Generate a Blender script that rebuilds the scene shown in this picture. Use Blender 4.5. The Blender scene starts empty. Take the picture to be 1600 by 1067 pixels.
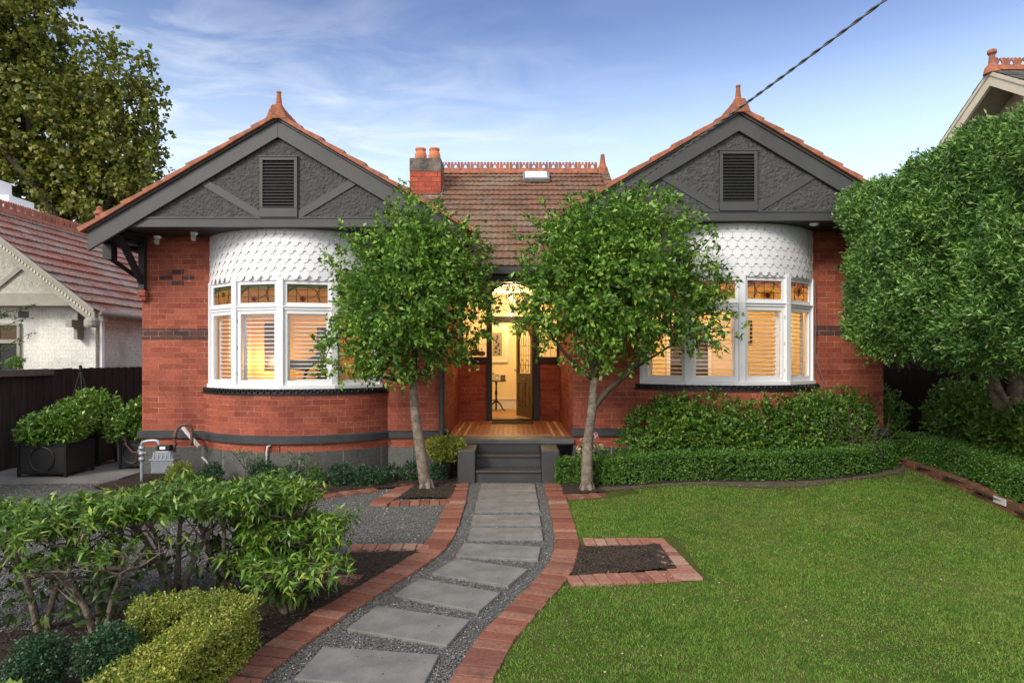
import bpy, math, random
import numpy as np
import mathutils
from mathutils import Vector, Matrix
random.seed(7); rng = np.random.default_rng(7)
R = math.radians; PI = math.pi
S = bpy.context.scene; COL = S.collection
ORG = {}

# ---------------------------------------------------------------- helpers
def tag(o, label=None, cat=None, group=None, kind=None):
    if label: o['label'] = label
    if cat: o['category'] = cat
    if group: o['group'] = group
    if kind: o['kind'] = kind
    return o

def empty(name, loc, label=None, cat=None, group=None):
    o = bpy.data.objects.new(name, None); COL.objects.link(o); o.location = loc
    o.empty_display_size = 0.1; ORG[o] = Vector(loc)
    return tag(o, label, cat, group)

def link_mesh(name, me, mat, parent=None, origin=None):
    if mat is not None: me.materials.append(mat)
    o = bpy.data.objects.new(name, me); COL.objects.link(o)
    if parent is not None:
        o.parent = parent; ORG[o] = ORG[parent]
        o['_'] = 0; del o['_']
    else:
        o.location = origin or (0, 0, 0); ORG[o] = Vector(origin or (0, 0, 0))
    return o

class MB:
    def __init__(s): s.v = []; s.f = []; s.uv = []
    def face(s, pts, uv=None):
        b = len(s.v); s.v += [tuple(p) for p in pts]; s._f(list(range(b, b+len(pts))), uv)
        return s
    def _f(s, idx, uv=None):
        s.f.append(idx)
        if uv is None:
            p = [Vector(s.v[i]) for i in idx]; n = Vector((0, 0, 0))
            for i in range(len(p)):
                a, b = p[i], p[(i+1) % len(p)]; n += a.cross(b)
            ax, ay, az = abs(n.x), abs(n.y), abs(n.z)
            if az >= ax and az >= ay: uv = [(q.x, q.y) for q in p]
            elif ay >= ax: uv = [(q.x, q.z) for q in p]
            else: uv = [(q.y, q.z) for q in p]
        s.uv += uv
    def hexa(s, c):
        b = len(s.v); s.v += [tuple(p) for p in c]
        for q in ((0,3,2,1),(4,5,6,7),(0,1,5,4),(1,2,6,5),(2,3,7,6),(3,0,4,7)): s._f([b+i for i in q])
        return s
    def box(s, x0, y0, z0, x1, y1, z1):
        x0, x1 = sorted((x0, x1)); y0, y1 = sorted((y0, y1)); z0, z1 = sorted((z0, z1))
        return s.hexa([(x0,y0,z0),(x1,y0,z0),(x1,y1,z0),(x0,y1,z0),(x0,y0,z1),(x1,y0,z1),(x1,y1,z1),(x0,y1,z1)])
    def lbox(s, T, x0, y0, z0, x1, y1, z1):
        c = [(x0,y0,z0),(x1,y0,z0),(x1,y1,z0),(x0,y1,z0),(x0,y0,z1),(x1,y0,z1),(x1,y1,z1),(x0,y1,z1)]
        return s.hexa([T @ Vector(p) for p in c])
    def bar(s, a, b, w, h, up=(0, 0, 1)):
        a, b = Vector(a), Vector(b); d = (b-a).normalized(); u = Vector(up); sd = d.cross(u).normalized(); u = sd.cross(d)
        sd *= w/2; u *= h/2
        return s.hexa([a-sd-u, b-sd-u, b+sd-u, a+sd-u, a-sd+u, b-sd+u, b+sd+u, a+sd+u])
    def prism(s, poly, ext):
        e = Vector(ext); P = [Vector(p) for p in poly]; Q = [p+e for p in P]; n = len(P)
        b = len(s.v); s.v += [tuple(p) for p in P+Q]
        s._f([b+i for i in range(n)]); s._f([b+n+i for i in reversed(range(n))])
        for i in range(n):
            j = (i+1) % n; s._f([b+i, b+n+i, b+n+j, b+j])
        return s
    def tube(s, pts, rad, n=8, cap=True):
        P = [Vector(p) for p in pts]
        if not hasattr(rad, '__len__'): rad = [rad]*len(P)
        b = len(s.v); L = 0
        u = None
        for i, p in enumerate(P):
            d = (P[min(i+1, len(P)-1)] - P[max(i-1, 0)]).normalized()
            if u is None: u = d.orthogonal().normalized()
            u = (u - d*u.dot(d)).normalized(); w = d.cross(u)
            for k in range(n):
                a = 2*PI*k/n; s.v.append(tuple(p + (u*math.cos(a)+w*math.sin(a))*rad[i]))
        for i in range(len(P)-1):
            for k in range(n):
                k2 = (k+1) % n; s._f([b+i*n+k, b+i*n+k2, b+(i+1)*n+k2, b+(i+1)*n+k])
        if cap:
            s._f([b+k for k in reversed(range(n))]); s._f([b+(len(P)-1)*n+k for k in range(n)])
        return s
    def lathe(s, c, prof, n=16):
        c = Vector(c); b = len(s.v)
        for r, z in prof:
            for k in range(n):
                a = 2*PI*k/n; s.v.append((c.x+r*math.cos(a), c.y+r*math.sin(a), c.z+z))
        for i in range(len(prof)-1):
            for k in range(n):
                k2 = (k+1) % n; s._f([b+i*n+k, b+i*n+k2, b+(i+1)*n+k2, b+(i+1)*n+k])
        s._f([b+k for k in reversed(range(n))]); s._f([b+(len(prof)-1)*n+k for k in range(n)])
        return s
    def split(s, name, mat, parent, **kw):
        """one object for every separate piece"""
        par = list(range(len(s.v)))
        def find(a):
            while par[a] != a: par[a] = par[par[a]]; a = par[a]
            return a
        for f in s.f:
            for i in f[1:]: par[find(i)] = find(f[0])
        comp = {}; k = 0
        for f in s.f:
            r = find(f[0]); m = comp.setdefault(r, (MB(), {})); mb, mp = m
            for i in f:
                if i not in mp: mp[i] = len(mb.v); mb.v.append(s.v[i])
            mb.f.append([mp[i] for i in f]); mb.uv += s.uv[k:k+len(f)]; k += len(f)
        return [m[0].build(name, mat, parent, **kw) for m in comp.values()]
    def build(s, name, mat, parent=None, origin=None, smooth=False, bevel=0):
        o3 = ORG[parent] if parent is not None else Vector(origin or (0, 0, 0))
        me = bpy.data.meshes.new(name)
        me.from_pydata([(x-o3.x, y-o3.y, z-o3.z) for x, y, z in s.v], [], s.f)
        ul = me.uv_layers.new(name='UVMap'); ul.data.foreach_set('uv', np.array(s.uv, dtype=np.float32).ravel())
        if smooth: me.polygons.foreach_set('use_smooth', [True]*len(me.polygons))
        me.update()
        o = link_mesh(name, me, mat, parent, origin)
        if bevel:
            m = o.modifiers.new('b', 'BEVEL'); m.width = bevel; m.segments = 2; m.limit_method = 'ANGLE'
        return o

def copy_tree(o, parent=None):
    c = o.copy(); COL.objects.link(c); c.parent = parent; ORG[c] = ORG[o]
    for ch in o.children: copy_tree(ch, c)
    return c

def np_mesh(name, V, F, mat, parent=None, origin=None, smooth=False):
    """V (n,3) array, F (m,k) array"""
    o3 = np.array(ORG[parent] if parent is not None else (origin or (0, 0, 0)))
    me = bpy.data.meshes.new(name); V = (V-o3).astype(np.float32); F = F.astype(np.int32); k = F.shape[1]
    me.vertices.add(len(V)); me.vertices.foreach_set('co', V.ravel())
    me.loops.add(F.size); me.loops.foreach_set('vertex_index', F.ravel())
    me.polygons.add(len(F)); me.polygons.foreach_set('loop_start', np.arange(0, F.size, k, dtype=np.int32))
    me.polygons.foreach_set('loop_total', np.full(len(F), k, dtype=np.int32))
    if smooth: me.polygons.foreach_set('use_smooth', np.ones(len(F), dtype=bool))
    me.update(calc_edges=True)
    return link_mesh(name, me, mat, parent, origin)

def unit(a): return a/np.maximum(np.linalg.norm(a, axis=-1, keepdims=True), 1e-6)

# ---------------------------------------------------------------- materials
def newmat(name):
    m = bpy.data.materials.new(name); m.use_nodes = True; nt = m.node_tree
    for n in list(nt.nodes): nt.nodes.remove(n)
    return m, nt
def N(nt, t, **kw):
    n = nt.nodes.new(t)
    for k, v in kw.items():
        if k.startswith('i_'):
            key = k[2:]; key = int(key) if key.isdigit() else key.replace('_', ' ')
            n.inputs[key].default_value = v
        else: setattr(n, k, v)
    return n
def c4(c): return (c[0], c[1], c[2], 1)
def ramp(nt, fac, stops, interp='LINEAR'):
    r = N(nt, 'ShaderNodeValToRGB'); r.color_ramp.interpolation = interp; e = r.color_ramp.elements
    e[0].position = stops[0][0]; e[0].color = c4(stops[0][1]); e[1].position = stops[-1][0]; e[1].color = c4(stops[-1][1])
    for p, c in stops[1:-1]: x = e.new(p); x.color = c4(c)
    nt.links.new(fac, r.inputs[0]); return r.outputs[0]
def mixc(nt, fac, a, b, mode='MIX'):
    m = N(nt, 'ShaderNodeMix', data_type='RGBA', blend_type=mode)
    for s, x in ((0, fac), (6, a), (7, b)):
        if isinstance(x, (int, float)): m.inputs[s].default_value = x
        elif isinstance(x, tuple): m.inputs[s].default_value = c4(x)
        else: nt.links.new(x, m.inputs[s])
    return m.outputs[2]
def coords(nt, kind='Object', scale=None):
    t = N(nt, 'ShaderNodeTexCoord'); o = t.outputs[kind]
    if scale:
        mp = N(nt, 'ShaderNodeMapping'); mp.inputs['Scale'].default_value = scale; nt.links.new(o, mp.inputs[0]); o = mp.outputs[0]
    return o
def noise(nt, vec, scale, detail=4, rough=.55, out='Fac'):
    n = N(nt, 'ShaderNodeTexNoise', i_Scale=scale, i_Detail=detail, i_Roughness=rough); nt.links.new(vec, n.inputs['Vector']); return n.outputs[out]
def finish(nt, col, rough=.6, bump=None, bstr=.3, bdist=.01, spec=.5, metal=0, trans=0, tcol=None):
    p = N(nt, 'ShaderNodeBsdfPrincipled'); p.inputs['Specular IOR Level'].default_value = spec; p.inputs['Metallic'].default_value = metal
    if isinstance(col, tuple): p.inputs[0].default_value = c4(col)
    else: nt.links.new(col, p.inputs[0])
    if isinstance(rough, (int, float)): p.inputs['Roughness'].default_value = rough
    else: nt.links.new(rough, p.inputs['Roughness'])
    if bump is not None:
        b = N(nt, 'ShaderNodeBump', i_Strength=bstr, i_Distance=bdist); nt.links.new(bump, b.inputs['Height']); nt.links.new(b.outputs[0], p.inputs['Normal'])
    sh = p.outputs[0]
    if trans:
        t = N(nt, 'ShaderNodeBsdfTranslucent')
        if tcol is None: tcol = col
        if isinstance(tcol, tuple): t.inputs[0].default_value = c4(tcol)
        else: nt.links.new(tcol, t.inputs[0])
        mx = N(nt, 'ShaderNodeMixShader', i_0=trans); nt.links.new(sh, mx.inputs[1]); nt.links.new(t.outputs[0], mx.inputs[2]); sh = mx.outputs[0]
    o = N(nt, 'ShaderNodeOutputMaterial'); nt.links.new(sh, o.inputs[0])
def M_plain(name, a, b=None, scale=6, rough=.6, bump=.2, bscale=40, bdist=.004, spec=.4, metal=0, detail=5):
    m, nt = newmat(name); v = coords(nt)
    b = b or tuple(x*.75 for x in a)
    f = noise(nt, v, scale, detail); f2 = noise(nt, v, bscale, 4)
    fm = N(nt, 'ShaderNodeMath', operation='MULTIPLY_ADD', i_1=.35, i_2=0.0); nt.links.new(f2, fm.inputs[0])
    fa = N(nt, 'ShaderNodeMath', operation='MULTIPLY_ADD', i_1=.65); nt.links.new(f, fa.inputs[0]); nt.links.new(fm.outputs[0], fa.inputs[2])
    col = ramp(nt, fa.outputs[0], [(.36, b), (.62, a)])
    finish(nt, col, rough, f2, bump, bdist, spec, metal); return m

def M_brick(name, c1, c2, mort, bw=.24, bh=.086, ms=.0035, rough=.75, off=.5, bstr=.5, patch=None, spec=.25):
    m, nt = newmat(name); uv = coords(nt, 'UV'); ob = coords(nt)
    wob = noise(nt, ob, 6, 3, out='Color')
    dv = N(nt, 'ShaderNodeVectorMath', operation='SCALE'); dv.inputs['Scale'].default_value = .007; nt.links.new(wob, dv.inputs[0])
    ad = N(nt, 'ShaderNodeVectorMath', operation='ADD'); nt.links.new(uv, ad.inputs[0]); nt.links.new(dv.outputs[0], ad.inputs[1])
    b = N(nt, 'ShaderNodeTexBrick', offset=off); b.inputs['Scale'].default_value = 1; b.inputs['Brick Width'].default_value = bw
    b.inputs['Row Height'].default_value = bh; b.inputs['Mortar Size'].default_value = ms; b.inputs['Mortar Smooth'].default_value = .3
    b.inputs['Color1'].default_value = c4(c1); b.inputs['Color2'].default_value = c4(c2); b.inputs['Mortar'].default_value = c4(mort)
    nt.links.new(ad.outputs[0], b.inputs['Vector'])
    n1 = noise(nt, ob, 1.3, 7, .65); n2 = noise(nt, ob, 30, 5)
    dark = mixc(nt, 1.0, b.outputs[0], ramp(nt, n1, [(.3, (.60, .58, .62)), (.52, (1, 1, 1)), (.7, (1.18, 1.15, 1.12))]), 'MULTIPLY')
    dark = mixc(nt, 1.0, dark, ramp(nt, n2, [(.3, (.75, .75, .75)), (.6, (1.08, 1.08, 1.08))]), 'MULTIPLY')
    # mortar partly faded away
    n3 = noise(nt, ob, 3.5, 4)
    fad = ramp(nt, n3, [(.36, (0, 0, 0)), (.54, (1, 1, 1))])
    base = mixc(nt, .5, c1, c2)
    mm = N(nt, 'ShaderNodeMath', operation='MULTIPLY'); nt.links.new(b.outputs[1], mm.inputs[0]); nt.links.new(fad, mm.inputs[1])
    mm2 = N(nt, 'ShaderNodeMath', operation='MULTIPLY', i_1=.72); nt.links.new(mm.outputs[0], mm2.inputs[0])
    col = mixc(nt, mm2.outputs[0], dark, tuple(x*.62 for x in c2))
    h = N(nt, 'ShaderNodeMath', operation='SUBTRACT'); nt.links.new(n2, h.inputs[0]); nt.links.new(b.outputs[1], h.inputs[1])
    finish(nt, col, rough, h.outputs[0], bstr, .004, spec); return m

def M_leaf(name, cols, rough=.45, trans=.25, spec=.4, tc=(.25, .38, .05)):
    m, nt = newmat(name); g = N(nt, 'ShaderNodeNewGeometry')
    n = len(cols); st = [(i/(n-1), c) for i, c in enumerate(cols)]
    col = ramp(nt, g.outputs['Random Per Island'], st)
    v = coords(nt); f = noise(nt, v, 1.6, 3)
    col = mixc(nt, 1.0, col, ramp(nt, f, [(.3, (.62, .70, .74)), (.7, (1.28, 1.2, 1.0))]), 'MULTIPLY')
    t = mixc(nt, .5, col, tc)
    finish(nt, col, rough, None, spec=spec, trans=trans, tcol=t); return m

def M_tile(name, cols, lich, gauge=.27, tw=.22, lamt=.5, rough=.85):
    m, nt = newmat(name); uv = coords(nt, 'UV'); ob = coords(nt)
    b = N(nt, 'ShaderNodeTexBrick', offset=.5); b.inputs['Scale'].default_value = 1; b.inputs['Brick Width'].default_value = tw
    b.inputs['Row Height'].default_value = gauge; b.inputs['Mortar Size'].default_value = 0
    b.inputs['Color1'].default_value = (0, 0, 0, 1); b.inputs['Color2'].default_value = (1, 1, 1, 1)
    nt.links.new(uv, b.inputs['Vector'])
    n1 = noise(nt, ob, 9, 6, .7); n2 = noise(nt, ob, 1.1, 3)
    mx = mixc(nt, .55, b.outputs[0], n1)
    n = len(cols); col = ramp(nt, mx, [(.12+.74*i/(n-1), c) for i, c in enumerate(cols)])
    lm = noise(nt, ob, 26, 5, .75)
    ls = mixc(nt, .35, lm, n2)
    lf = ramp(nt, ls, [(.62-.22*lamt, (0, 0, 0)), (.75-.22*lamt, (1, 1, 1))])
    col = mixc(nt, lf, col, lich)
    finish(nt, col, rough, lm, .6, .012, .2); return m

red1, red2 = (.235, .054, .032), (.355, .098, .057)
M = {}
M['brick'] = M_brick('red_brick', red1, red2, (.50, .25, .17), ms=.004)
M['brick_dark'] = M_brick('dark_brick', (.055, .030, .028), (.10, .045, .038), (.50, .26, .18), patch=None)
M['basalt'] = M_brick('bluestone', (.085, .084, .078), (.130, .127, .118), (.42, .39, .34), bw=.62, bh=.46, ms=.010, bstr=.9, rough=.8)
M['floor_tile'] = M_brick('terracotta_floor', (.42, .16, .07), (.50, .22, .09), (.2, .10, .06), bw=.15, bh=.15, off=0, ms=.004, rough=.35, spec=.5)
M['white_brick'] = M_brick('painted_brick', (.68, .665, .61), (.72, .705, .65), (.60, .58, .53), ms=.003, bstr=.25)
M['chimney_brick'] = M_brick('orange_brick', (.36, .070, .038), (.46, .10, .055), (.08, .045, .03), ms=.009, bh=.09)
M['charcoal'] = M_plain('charcoal_paint', (.062, .062, .059), (.048, .048, .046), 3, .5, .15, 60)
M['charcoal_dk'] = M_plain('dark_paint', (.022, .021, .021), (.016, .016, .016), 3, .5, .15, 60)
M['string'] = M_plain('grey_string_course', (.050, .053, .055), (.035, .037, .04), 5, .6, .3, 50)
M['step'] = M_plain('painted_step', (.055, .056, .056), (.036, .037, .037), 2.5, .45, .25, 45)
M['slab'] = M_plain('bluestone_nosing', (.12, .125, .125), (.07, .073, .073), 4, .5, .3, 60)
M['white'] = M_plain('white_paint', (.80, .80, .81), (.74, .74, .755), 2, .4, .08, 40)
M['cream'] = M_plain('cream_paint', (.60, .55, .42), (.50, .45, .34), 5, .6, .3, 40)
M['terra'] = M_plain('terracotta', (.43, .135, .065), (.15, .070, .048), 9, .7, .4, 70)
M['terra_old'] = M_plain('old_terracotta', (.44, .13, .055), (.12, .075, .05), 14, .8, .5, 80)
M['render'] = M_plain('weathered_render', (.20, .17, .14), (.05, .045, .04), 5, .85, .5, 40)
M['black'] = M_plain('black_metal', (.014, .014, .014), (.01, .01, .01), 3, .45, .1, 60)
M['lead'] = M_plain('lead_flashing', (.32, .34, .36), (.2, .22, .24), 8, .45, .2, 30, metal=.4)
M['galv'] = M_plain('galvanised', (.42, .44, .46), (.27, .29, .31), 9, .4, .2, 40, metal=.35)
M['meter'] = M_plain('meter_grey', (.24, .26, .29), (.17, .185, .2), 5, .5, .3, 40)
M['rust'] = M_plain('brown_pipe', (.14, .065, .045), (.07, .04, .03), 12, .6, .3, 60)
M['pvc'] = M_plain('white_pipe', (.62, .60, .56), (.42, .40, .37), 8, .5, .1, 40)
M['concrete'] = M_plain('concrete', (.235, .225, .21), (.15, .145, .135), 1.6, .85, .4, 60)
M['paver'] = M_plain('bluestone_paver', (.225, .218, .202), (.125, .122, .113), 4.5, .8, .45, 110, .003, detail=8)
M['mulch'] = M_plain('mulch', (.058, .040, .028), (.018, .013, .010), 22, .95, 1.0, 70, .02)
M['earth'] = M_plain('dry_earth', (.14, .105, .07), (.06, .048, .03), 7, .95, .8, 70, .015)
M['rough'] = M_plain('roughcast', (.074, .075, .072), (.05, .05, .048), 10, .7, 1.0, 26, .035)
M['roughw'] = M_plain('pale_roughcast', (.52, .50, .43), (.36, .34, .29), 14, .85, 1.0, 34, .03)
M['trimw'] = M_plain('stone_paint', (.32, .30, .25), (.25, .235, .195), 5, .6, .2, 40)
M['timber'] = M_plain('dark_timber', (.020, .014, .010), (.012, .009, .007), 5, .35, .2, 60)
M['doorwood'] = M_plain('varnished_door', (.10, .055, .02), (.05, .028, .012), 6, .3, .2, 60)
M['board'] = M_plain('boardroom', (.14, .13, .12), (.08, .075, .07), 12, .8, .4, 50)
M['bark'] = M_plain('smooth_bark', (.27, .215, .165), (.075, .058, .046), 11, .85, .9, 50, .015)
M['bark_dk'] = M_plain('dark_bark', (.085, .065, .048), (.04, .032, .024), 14, .85, .7, 60, .01)
M['mat'] = M_plain('coir', (.10, .06, .03), (.05, .03, .018), 20, .95, .8, 120)
M['wall_in'] = M_plain('interior_wall', (.76, .62, .36), (.72, .58, .33), 1, .8, .05, 30)
M['wall_gold'] = M_plain('mustard_wall', (.66, .42, .11), (.58, .36, .09), 1, .8, .05, 30)
M['wall_hall'] = M_plain('hall_wall', (.80, .70, .48), (.77, .67, .45), 1, .8, .05, 30)
M['wood_in'] = M_plain('floorboards', (.42, .22, .09), (.30, .15, .06), 4, .35, .1, 30)
M['furn'] = M_plain('dark_furniture', (.05, .03, .018), (.03, .018, .012), 5, .4, .1, 30)
M['cable'] = M_plain('cable', (.17, .17, .17), (.11, .11, .11), 30, .5, .2, 60)
M['shingle'] = M_plain('white_shingle', (.78, .78, .79), (.71, .71, .725), 3, .5, .2, 50)
M['hose'] = M_plain('hose_rubber', (.20, .07, .06), (.14, .05, .04), 5, .5, .1, 30)
M['flower'] = M_plain('pink_flower', (.62, .28, .40), (.42, .20, .28), 40, .7, .3, 60)
M['flower_old'] = M_plain('faded_flower', (.55, .42, .30), (.30, .25, .14), 40, .7, .3, 60)
M['lip'] = M_plain('flower_red', (.18, .01, .012), (.1, .008, .01), 10, .5, .1, 30)

# fence timber: vertical boards
def M_fence(name, a, b):
    m, nt = newmat(name); v = coords(nt, 'Object', (6, 6, .6)); f = noise(nt, v, 4, 5)
    finish(nt, ramp(nt, f, [(.3, b), (.7, a)]), .85, f, .4, .01, .2); return m
M['fence'] = M_fence('fence_timber', (.050, .038, .034), (.022, .018, .017))
M['fence_dk'] = M_fence('dark_fence', (.022, .018, .016), (.012, .010, .009))

# path bricks, each brick tinted on its own
def M_islandbrick(name, cols, patch=(.10, .055, .045)):
    m, nt = newmat(name); g = N(nt, 'ShaderNodeNewGeometry'); v = coords(nt)
    col = ramp(nt, g.outputs['Random Per Island'], [(i/(len(cols)-1), c) for i, c in enumerate(cols)])
    f = noise(nt, v, 45, 5); f1 = noise(nt, v, 9, 5, .7)
    col = mixc(nt, 1.0, col, ramp(nt, f, [(.3, (.7, .7, .7)), (.7, (1.15, 1.15, 1.15))]), 'MULTIPLY')
    col = mixc(nt, ramp(nt, f1, [(.56, (0, 0, 0)), (.68, (.8, .8, .8))]), col, patch)
    finish(nt, col, .8, f, .5, .004, .25); return m
M['pbrick'] = M_islandbrick('path_brick', [(.16, .060, .042), (.28, .105, .068), (.22, .078, .050), (.33, .15, .10), (.18, .065, .046), (.26, .13, .09), (.21, .072, .046), (.38, .22, .155)])
M['pbrick_pale'] = M_islandbrick('salvaged_brick', [(.27, .10, .07), (.36, .17, .12), (.30, .12, .085), (.40, .24, .18), (.24, .09, .065)], (.36, .31, .26))
M['ebrick'] = M_islandbrick('edging_brick', [(.13, .065, .038), (.19, .09, .05), (.15, .075, .045)], (.08, .06, .045))

# gravel
def M_gravel(name, cols, dirt):
    m, nt = newmat(name); v = coords(nt)
    vo = N(nt, 'ShaderNodeTexVoronoi', i_Scale=75); nt.links.new(v, vo.inputs['Vector'])
    sp = N(nt, 'ShaderNodeSeparateColor'); nt.links.new(vo.outputs['Color'], sp.inputs[0])
    col = ramp(nt, sp.outputs[0], [(i/(len(cols)-1), c) for i, c in enumerate(cols)])
    n1 = noise(nt, v, 1.6, 5, .6)
    col = mixc(nt, ramp(nt, n1, [(.45, (0, 0, 0)), (.8, (.8, .8, .8))]), col, dirt)
    iv = N(nt, 'ShaderNodeMath', operation='SUBTRACT', i_0=1.0); nt.links.new(vo.outputs['Distance'], iv.inputs[1])
    finish(nt, col, .85, iv.outputs[0], .9, .015, .3); return m
gcols = [(.07, .07, .066), (.13, .13, .122), (.19, .188, .178), (.10, .10, .095), (.24, .235, .22), (.16, .158, .15), (.42, .41, .39)]
M['gravel'] = M_gravel('gravel_bed', [tuple(x*.9 for x in c) for c in gcols], (.11, .10, .09))
def M_stone(name, cols):
    m, nt = newmat(name); g = N(nt, 'ShaderNodeNewGeometry')
    finish(nt, ramp(nt, g.outputs['Random Per Island'], [(i/(len(cols)-1), c) for i, c in enumerate(cols)]), .8, spec=.3); return m
M['stone'] = M_stone('gravel_stone', [(.06, .06, .057), (.12, .12, .114), (.09, .09, .086), (.16, .158, .15), (.11, .11, .105), (.20, .197, .187), (.13, .13, .123), (.22, .21, .20), (.10, .10, .095), (.50, .49, .46)])
M['chip'] = M_stone('bark_chip', [(.02, .014, .010), (.06, .04, .028), (.09, .058, .038), (.035, .025, .018), (.12, .09, .065)])

# lawn base and blades
def M_lawn():
    m, nt = newmat('lawn_soil'); v = coords(nt); n1 = noise(nt, v, .9, 4); n2 = noise(nt, v, 40, 4)
    c = mixc(nt, .5, n1, n2)
    finish(nt, ramp(nt, c, [(.35, (.045, .06, .015)), (.5, (.07, .09, .02)), (.65, (.13, .115, .045))]), .95, n2, .8, .02, .1); return m
M['lawn'] = M_lawn()
def M_blade():
    m, nt = newmat('grass_blade'); g = N(nt, 'ShaderNodeNewGeometry'); v = coords(nt)
    c = ramp(nt, g.outputs['Random Per Island'], [(0, (.060, .165, .016)), (.4, (.110, .255, .026)), (.75, (.18, .335, .040)), (.92, (.30, .38, .09)), (1, (.42, .38, .18))])
    n1 = noise(nt, v, 1.1, 5, .65); n2 = noise(nt, v, 6, 5, .7)
    c = mixc(nt, ramp(nt, n1, [(.49, (0, 0, 0)), (.64, (.62, .62, .62))]), c, (.22, .31, .06))
    c = mixc(nt, ramp(nt, n2, [(.56, (0, 0, 0)), (.70, (.8, .8, .8))]), c, (.34, .34, .12))
    c = mixc(nt, ramp(nt, n2, [(.30, (.7, .7, .7)), (.47, (0, 0, 0))]), c, (.040, .15, .014))
    finish(nt, c, .6, spec=.2, trans=.3); return m
M['blade'] = M_blade()

M['hedge_core'] = M_plain('hedge_inner_shade', (.035, .060, .016), (.015, .024, .009), 30, .9, 1.0, 90, .02)  # inner shade of the hedges put into a dark green colour
M['leaf_orn'] = M_leaf('ornamental_leaf', [(.032, .090, .014), (.062, .155, .020), (.110, .240, .030), (.19, .36, .050), (.36, .52, .10)])
M['leaf_plane'] = M_leaf('plane_leaf', [(.060, .080, .012), (.095, .112, .016), (.135, .15, .022), (.20, .21, .035), (.32, .31, .07)], trans=.25)
M['leaf_olive'] = M_leaf('olive_leaf', [(.030, .090, .018), (.060, .150, .028), (.105, .230, .042), (.17, .33, .065), (.31, .46, .15)], trans=.12, spec=.5)
M['leaf_azalea'] = M_leaf('azalea_leaf', [(.032, .090, .014), (.058, .145, .020), (.090, .205, .028), (.14, .275, .040), (.25, .34, .06)], trans=.2)
M['leaf_box'] = M_leaf('box_leaf', [(.032, .090, .016), (.056, .140, .022), (.090, .20, .030), (.14, .27, .042)], trans=.18)
M['leaf_dark'] = M_leaf('dark_box_leaf', [(.012, .045, .018), (.020, .065, .026), (.032, .09, .036), (.055, .13, .05)], trans=.1)
M['leaf_yellow'] = M_leaf('golden_box_leaf', [(.09, .16, .018), (.16, .235, .025), (.25, .31, .04), (.36, .36, .08), (.48, .44, .14)], trans=.25)
M['leaf_yel2'] = M_leaf('yellowgreen_leaf', [(.10, .15, .015), (.18, .23, .025), (.28, .32, .04), (.36, .34, .05)], trans=.25)
M['leaf_laurel'] = M_leaf('laurel_leaf', [(.036, .10, .014), (.065, .155, .018), (.115, .23, .026), (.20, .33, .040), (.38, .48, .10)], trans=.25, rough=.35, spec=.55)
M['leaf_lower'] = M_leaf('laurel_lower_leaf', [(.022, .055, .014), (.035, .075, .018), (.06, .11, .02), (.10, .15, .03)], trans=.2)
M['leaf_pot'] = M_leaf('gardenia_leaf', [(.06, .14, .018), (.10, .21, .025), (.15, .29, .035), (.24, .38, .06)], trans=.2, rough=.35, spec=.5)

M['roof_mid'] = M_tile('weathered_tile', [(.080, .048, .034), (.155, .080, .050), (.22, .11, .068), (.12, .075, .052), (.30, .15, .085)], (.25, .205, .155), .25, .21, .6)
M['roof_left'] = M_tile('lichened_tile', [(.12, .045, .035), (.26, .09, .06), (.34, .12, .08), (.17, .10, .085)], (.30, .27, .245), .33, .24, .80)
M['roof_slate'] = M_tile('slate', [(.06, .06, .06), (.10, .095, .09), (.14, .12, .11)], (.2, .19, .17), .25, .3, .3)

def M_glass(name, tint=(1, 1, 1), refl=.10):
    m, nt = newmat(name); t = N(nt, 'ShaderNodeBsdfTransparent'); t.inputs[0].default_value = c4(tint)
    g = N(nt, 'ShaderNodeBsdfGlossy', i_Roughness=.03); g.inputs[0].default_value = (.9, .9, .9, 1)
    lw = N(nt, 'ShaderNodeLayerWeight', i_Blend=.5); pw = N(nt, 'ShaderNodeMath', operation='POWER', i_1=4.0); nt.links.new(lw.outputs['Facing'], pw.inputs[0])
    fr = N(nt, 'ShaderNodeMath', operation='MULTIPLY_ADD', i_1=.7, i_2=.035); nt.links.new(pw.outputs[0], fr.inputs[0])
    mx = N(nt, 'ShaderNodeMixShader'); nt.links.new(fr.outputs[0], mx.inputs[0]); nt.links.new(t.outputs[0], mx.inputs[1]); nt.links.new(g.outputs[0], mx.inputs[2])
    o = N(nt, 'ShaderNodeOutputMaterial'); nt.links.new(mx.outputs[0], o.inputs[0]); return m
M['glass'] = M_glass('clear_glass')
def M_leadlight():
    m, nt = newmat('textured_amber_glass'); v = coords(nt); f = noise(nt, v, 60, 3)
    t = N(nt, 'ShaderNodeBsdfTransparent'); tc = ramp(nt, f, [(.3, (.75, .62, .42)), (.7, (.95, .85, .65))]); nt.links.new(tc, t.inputs[0])
    d = N(nt, 'ShaderNodeBsdfTranslucent'); d.inputs[0].default_value = (.75, .60, .40, 1)
    p = N(nt, 'ShaderNodeBsdfPrincipled', i_Roughness=.25); p.inputs[0].default_value = (.25, .17, .10, 1)
    m1 = N(nt, 'ShaderNodeMixShader', i_0=.45); nt.links.new(t.outputs[0], m1.inputs[1]); nt.links.new(d.outputs[0], m1.inputs[2])
    m2 = N(nt, 'ShaderNodeMixShader', i_0=.25); nt.links.new(m1.outputs[0], m2.inputs[1]); nt.links.new(p.outputs[0], m2.inputs[2])
    o = N(nt, 'ShaderNodeOutputMaterial'); nt.links.new(m2.outputs[0], o.inputs[0]); return m
M['amber'] = M_leadlight()
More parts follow.
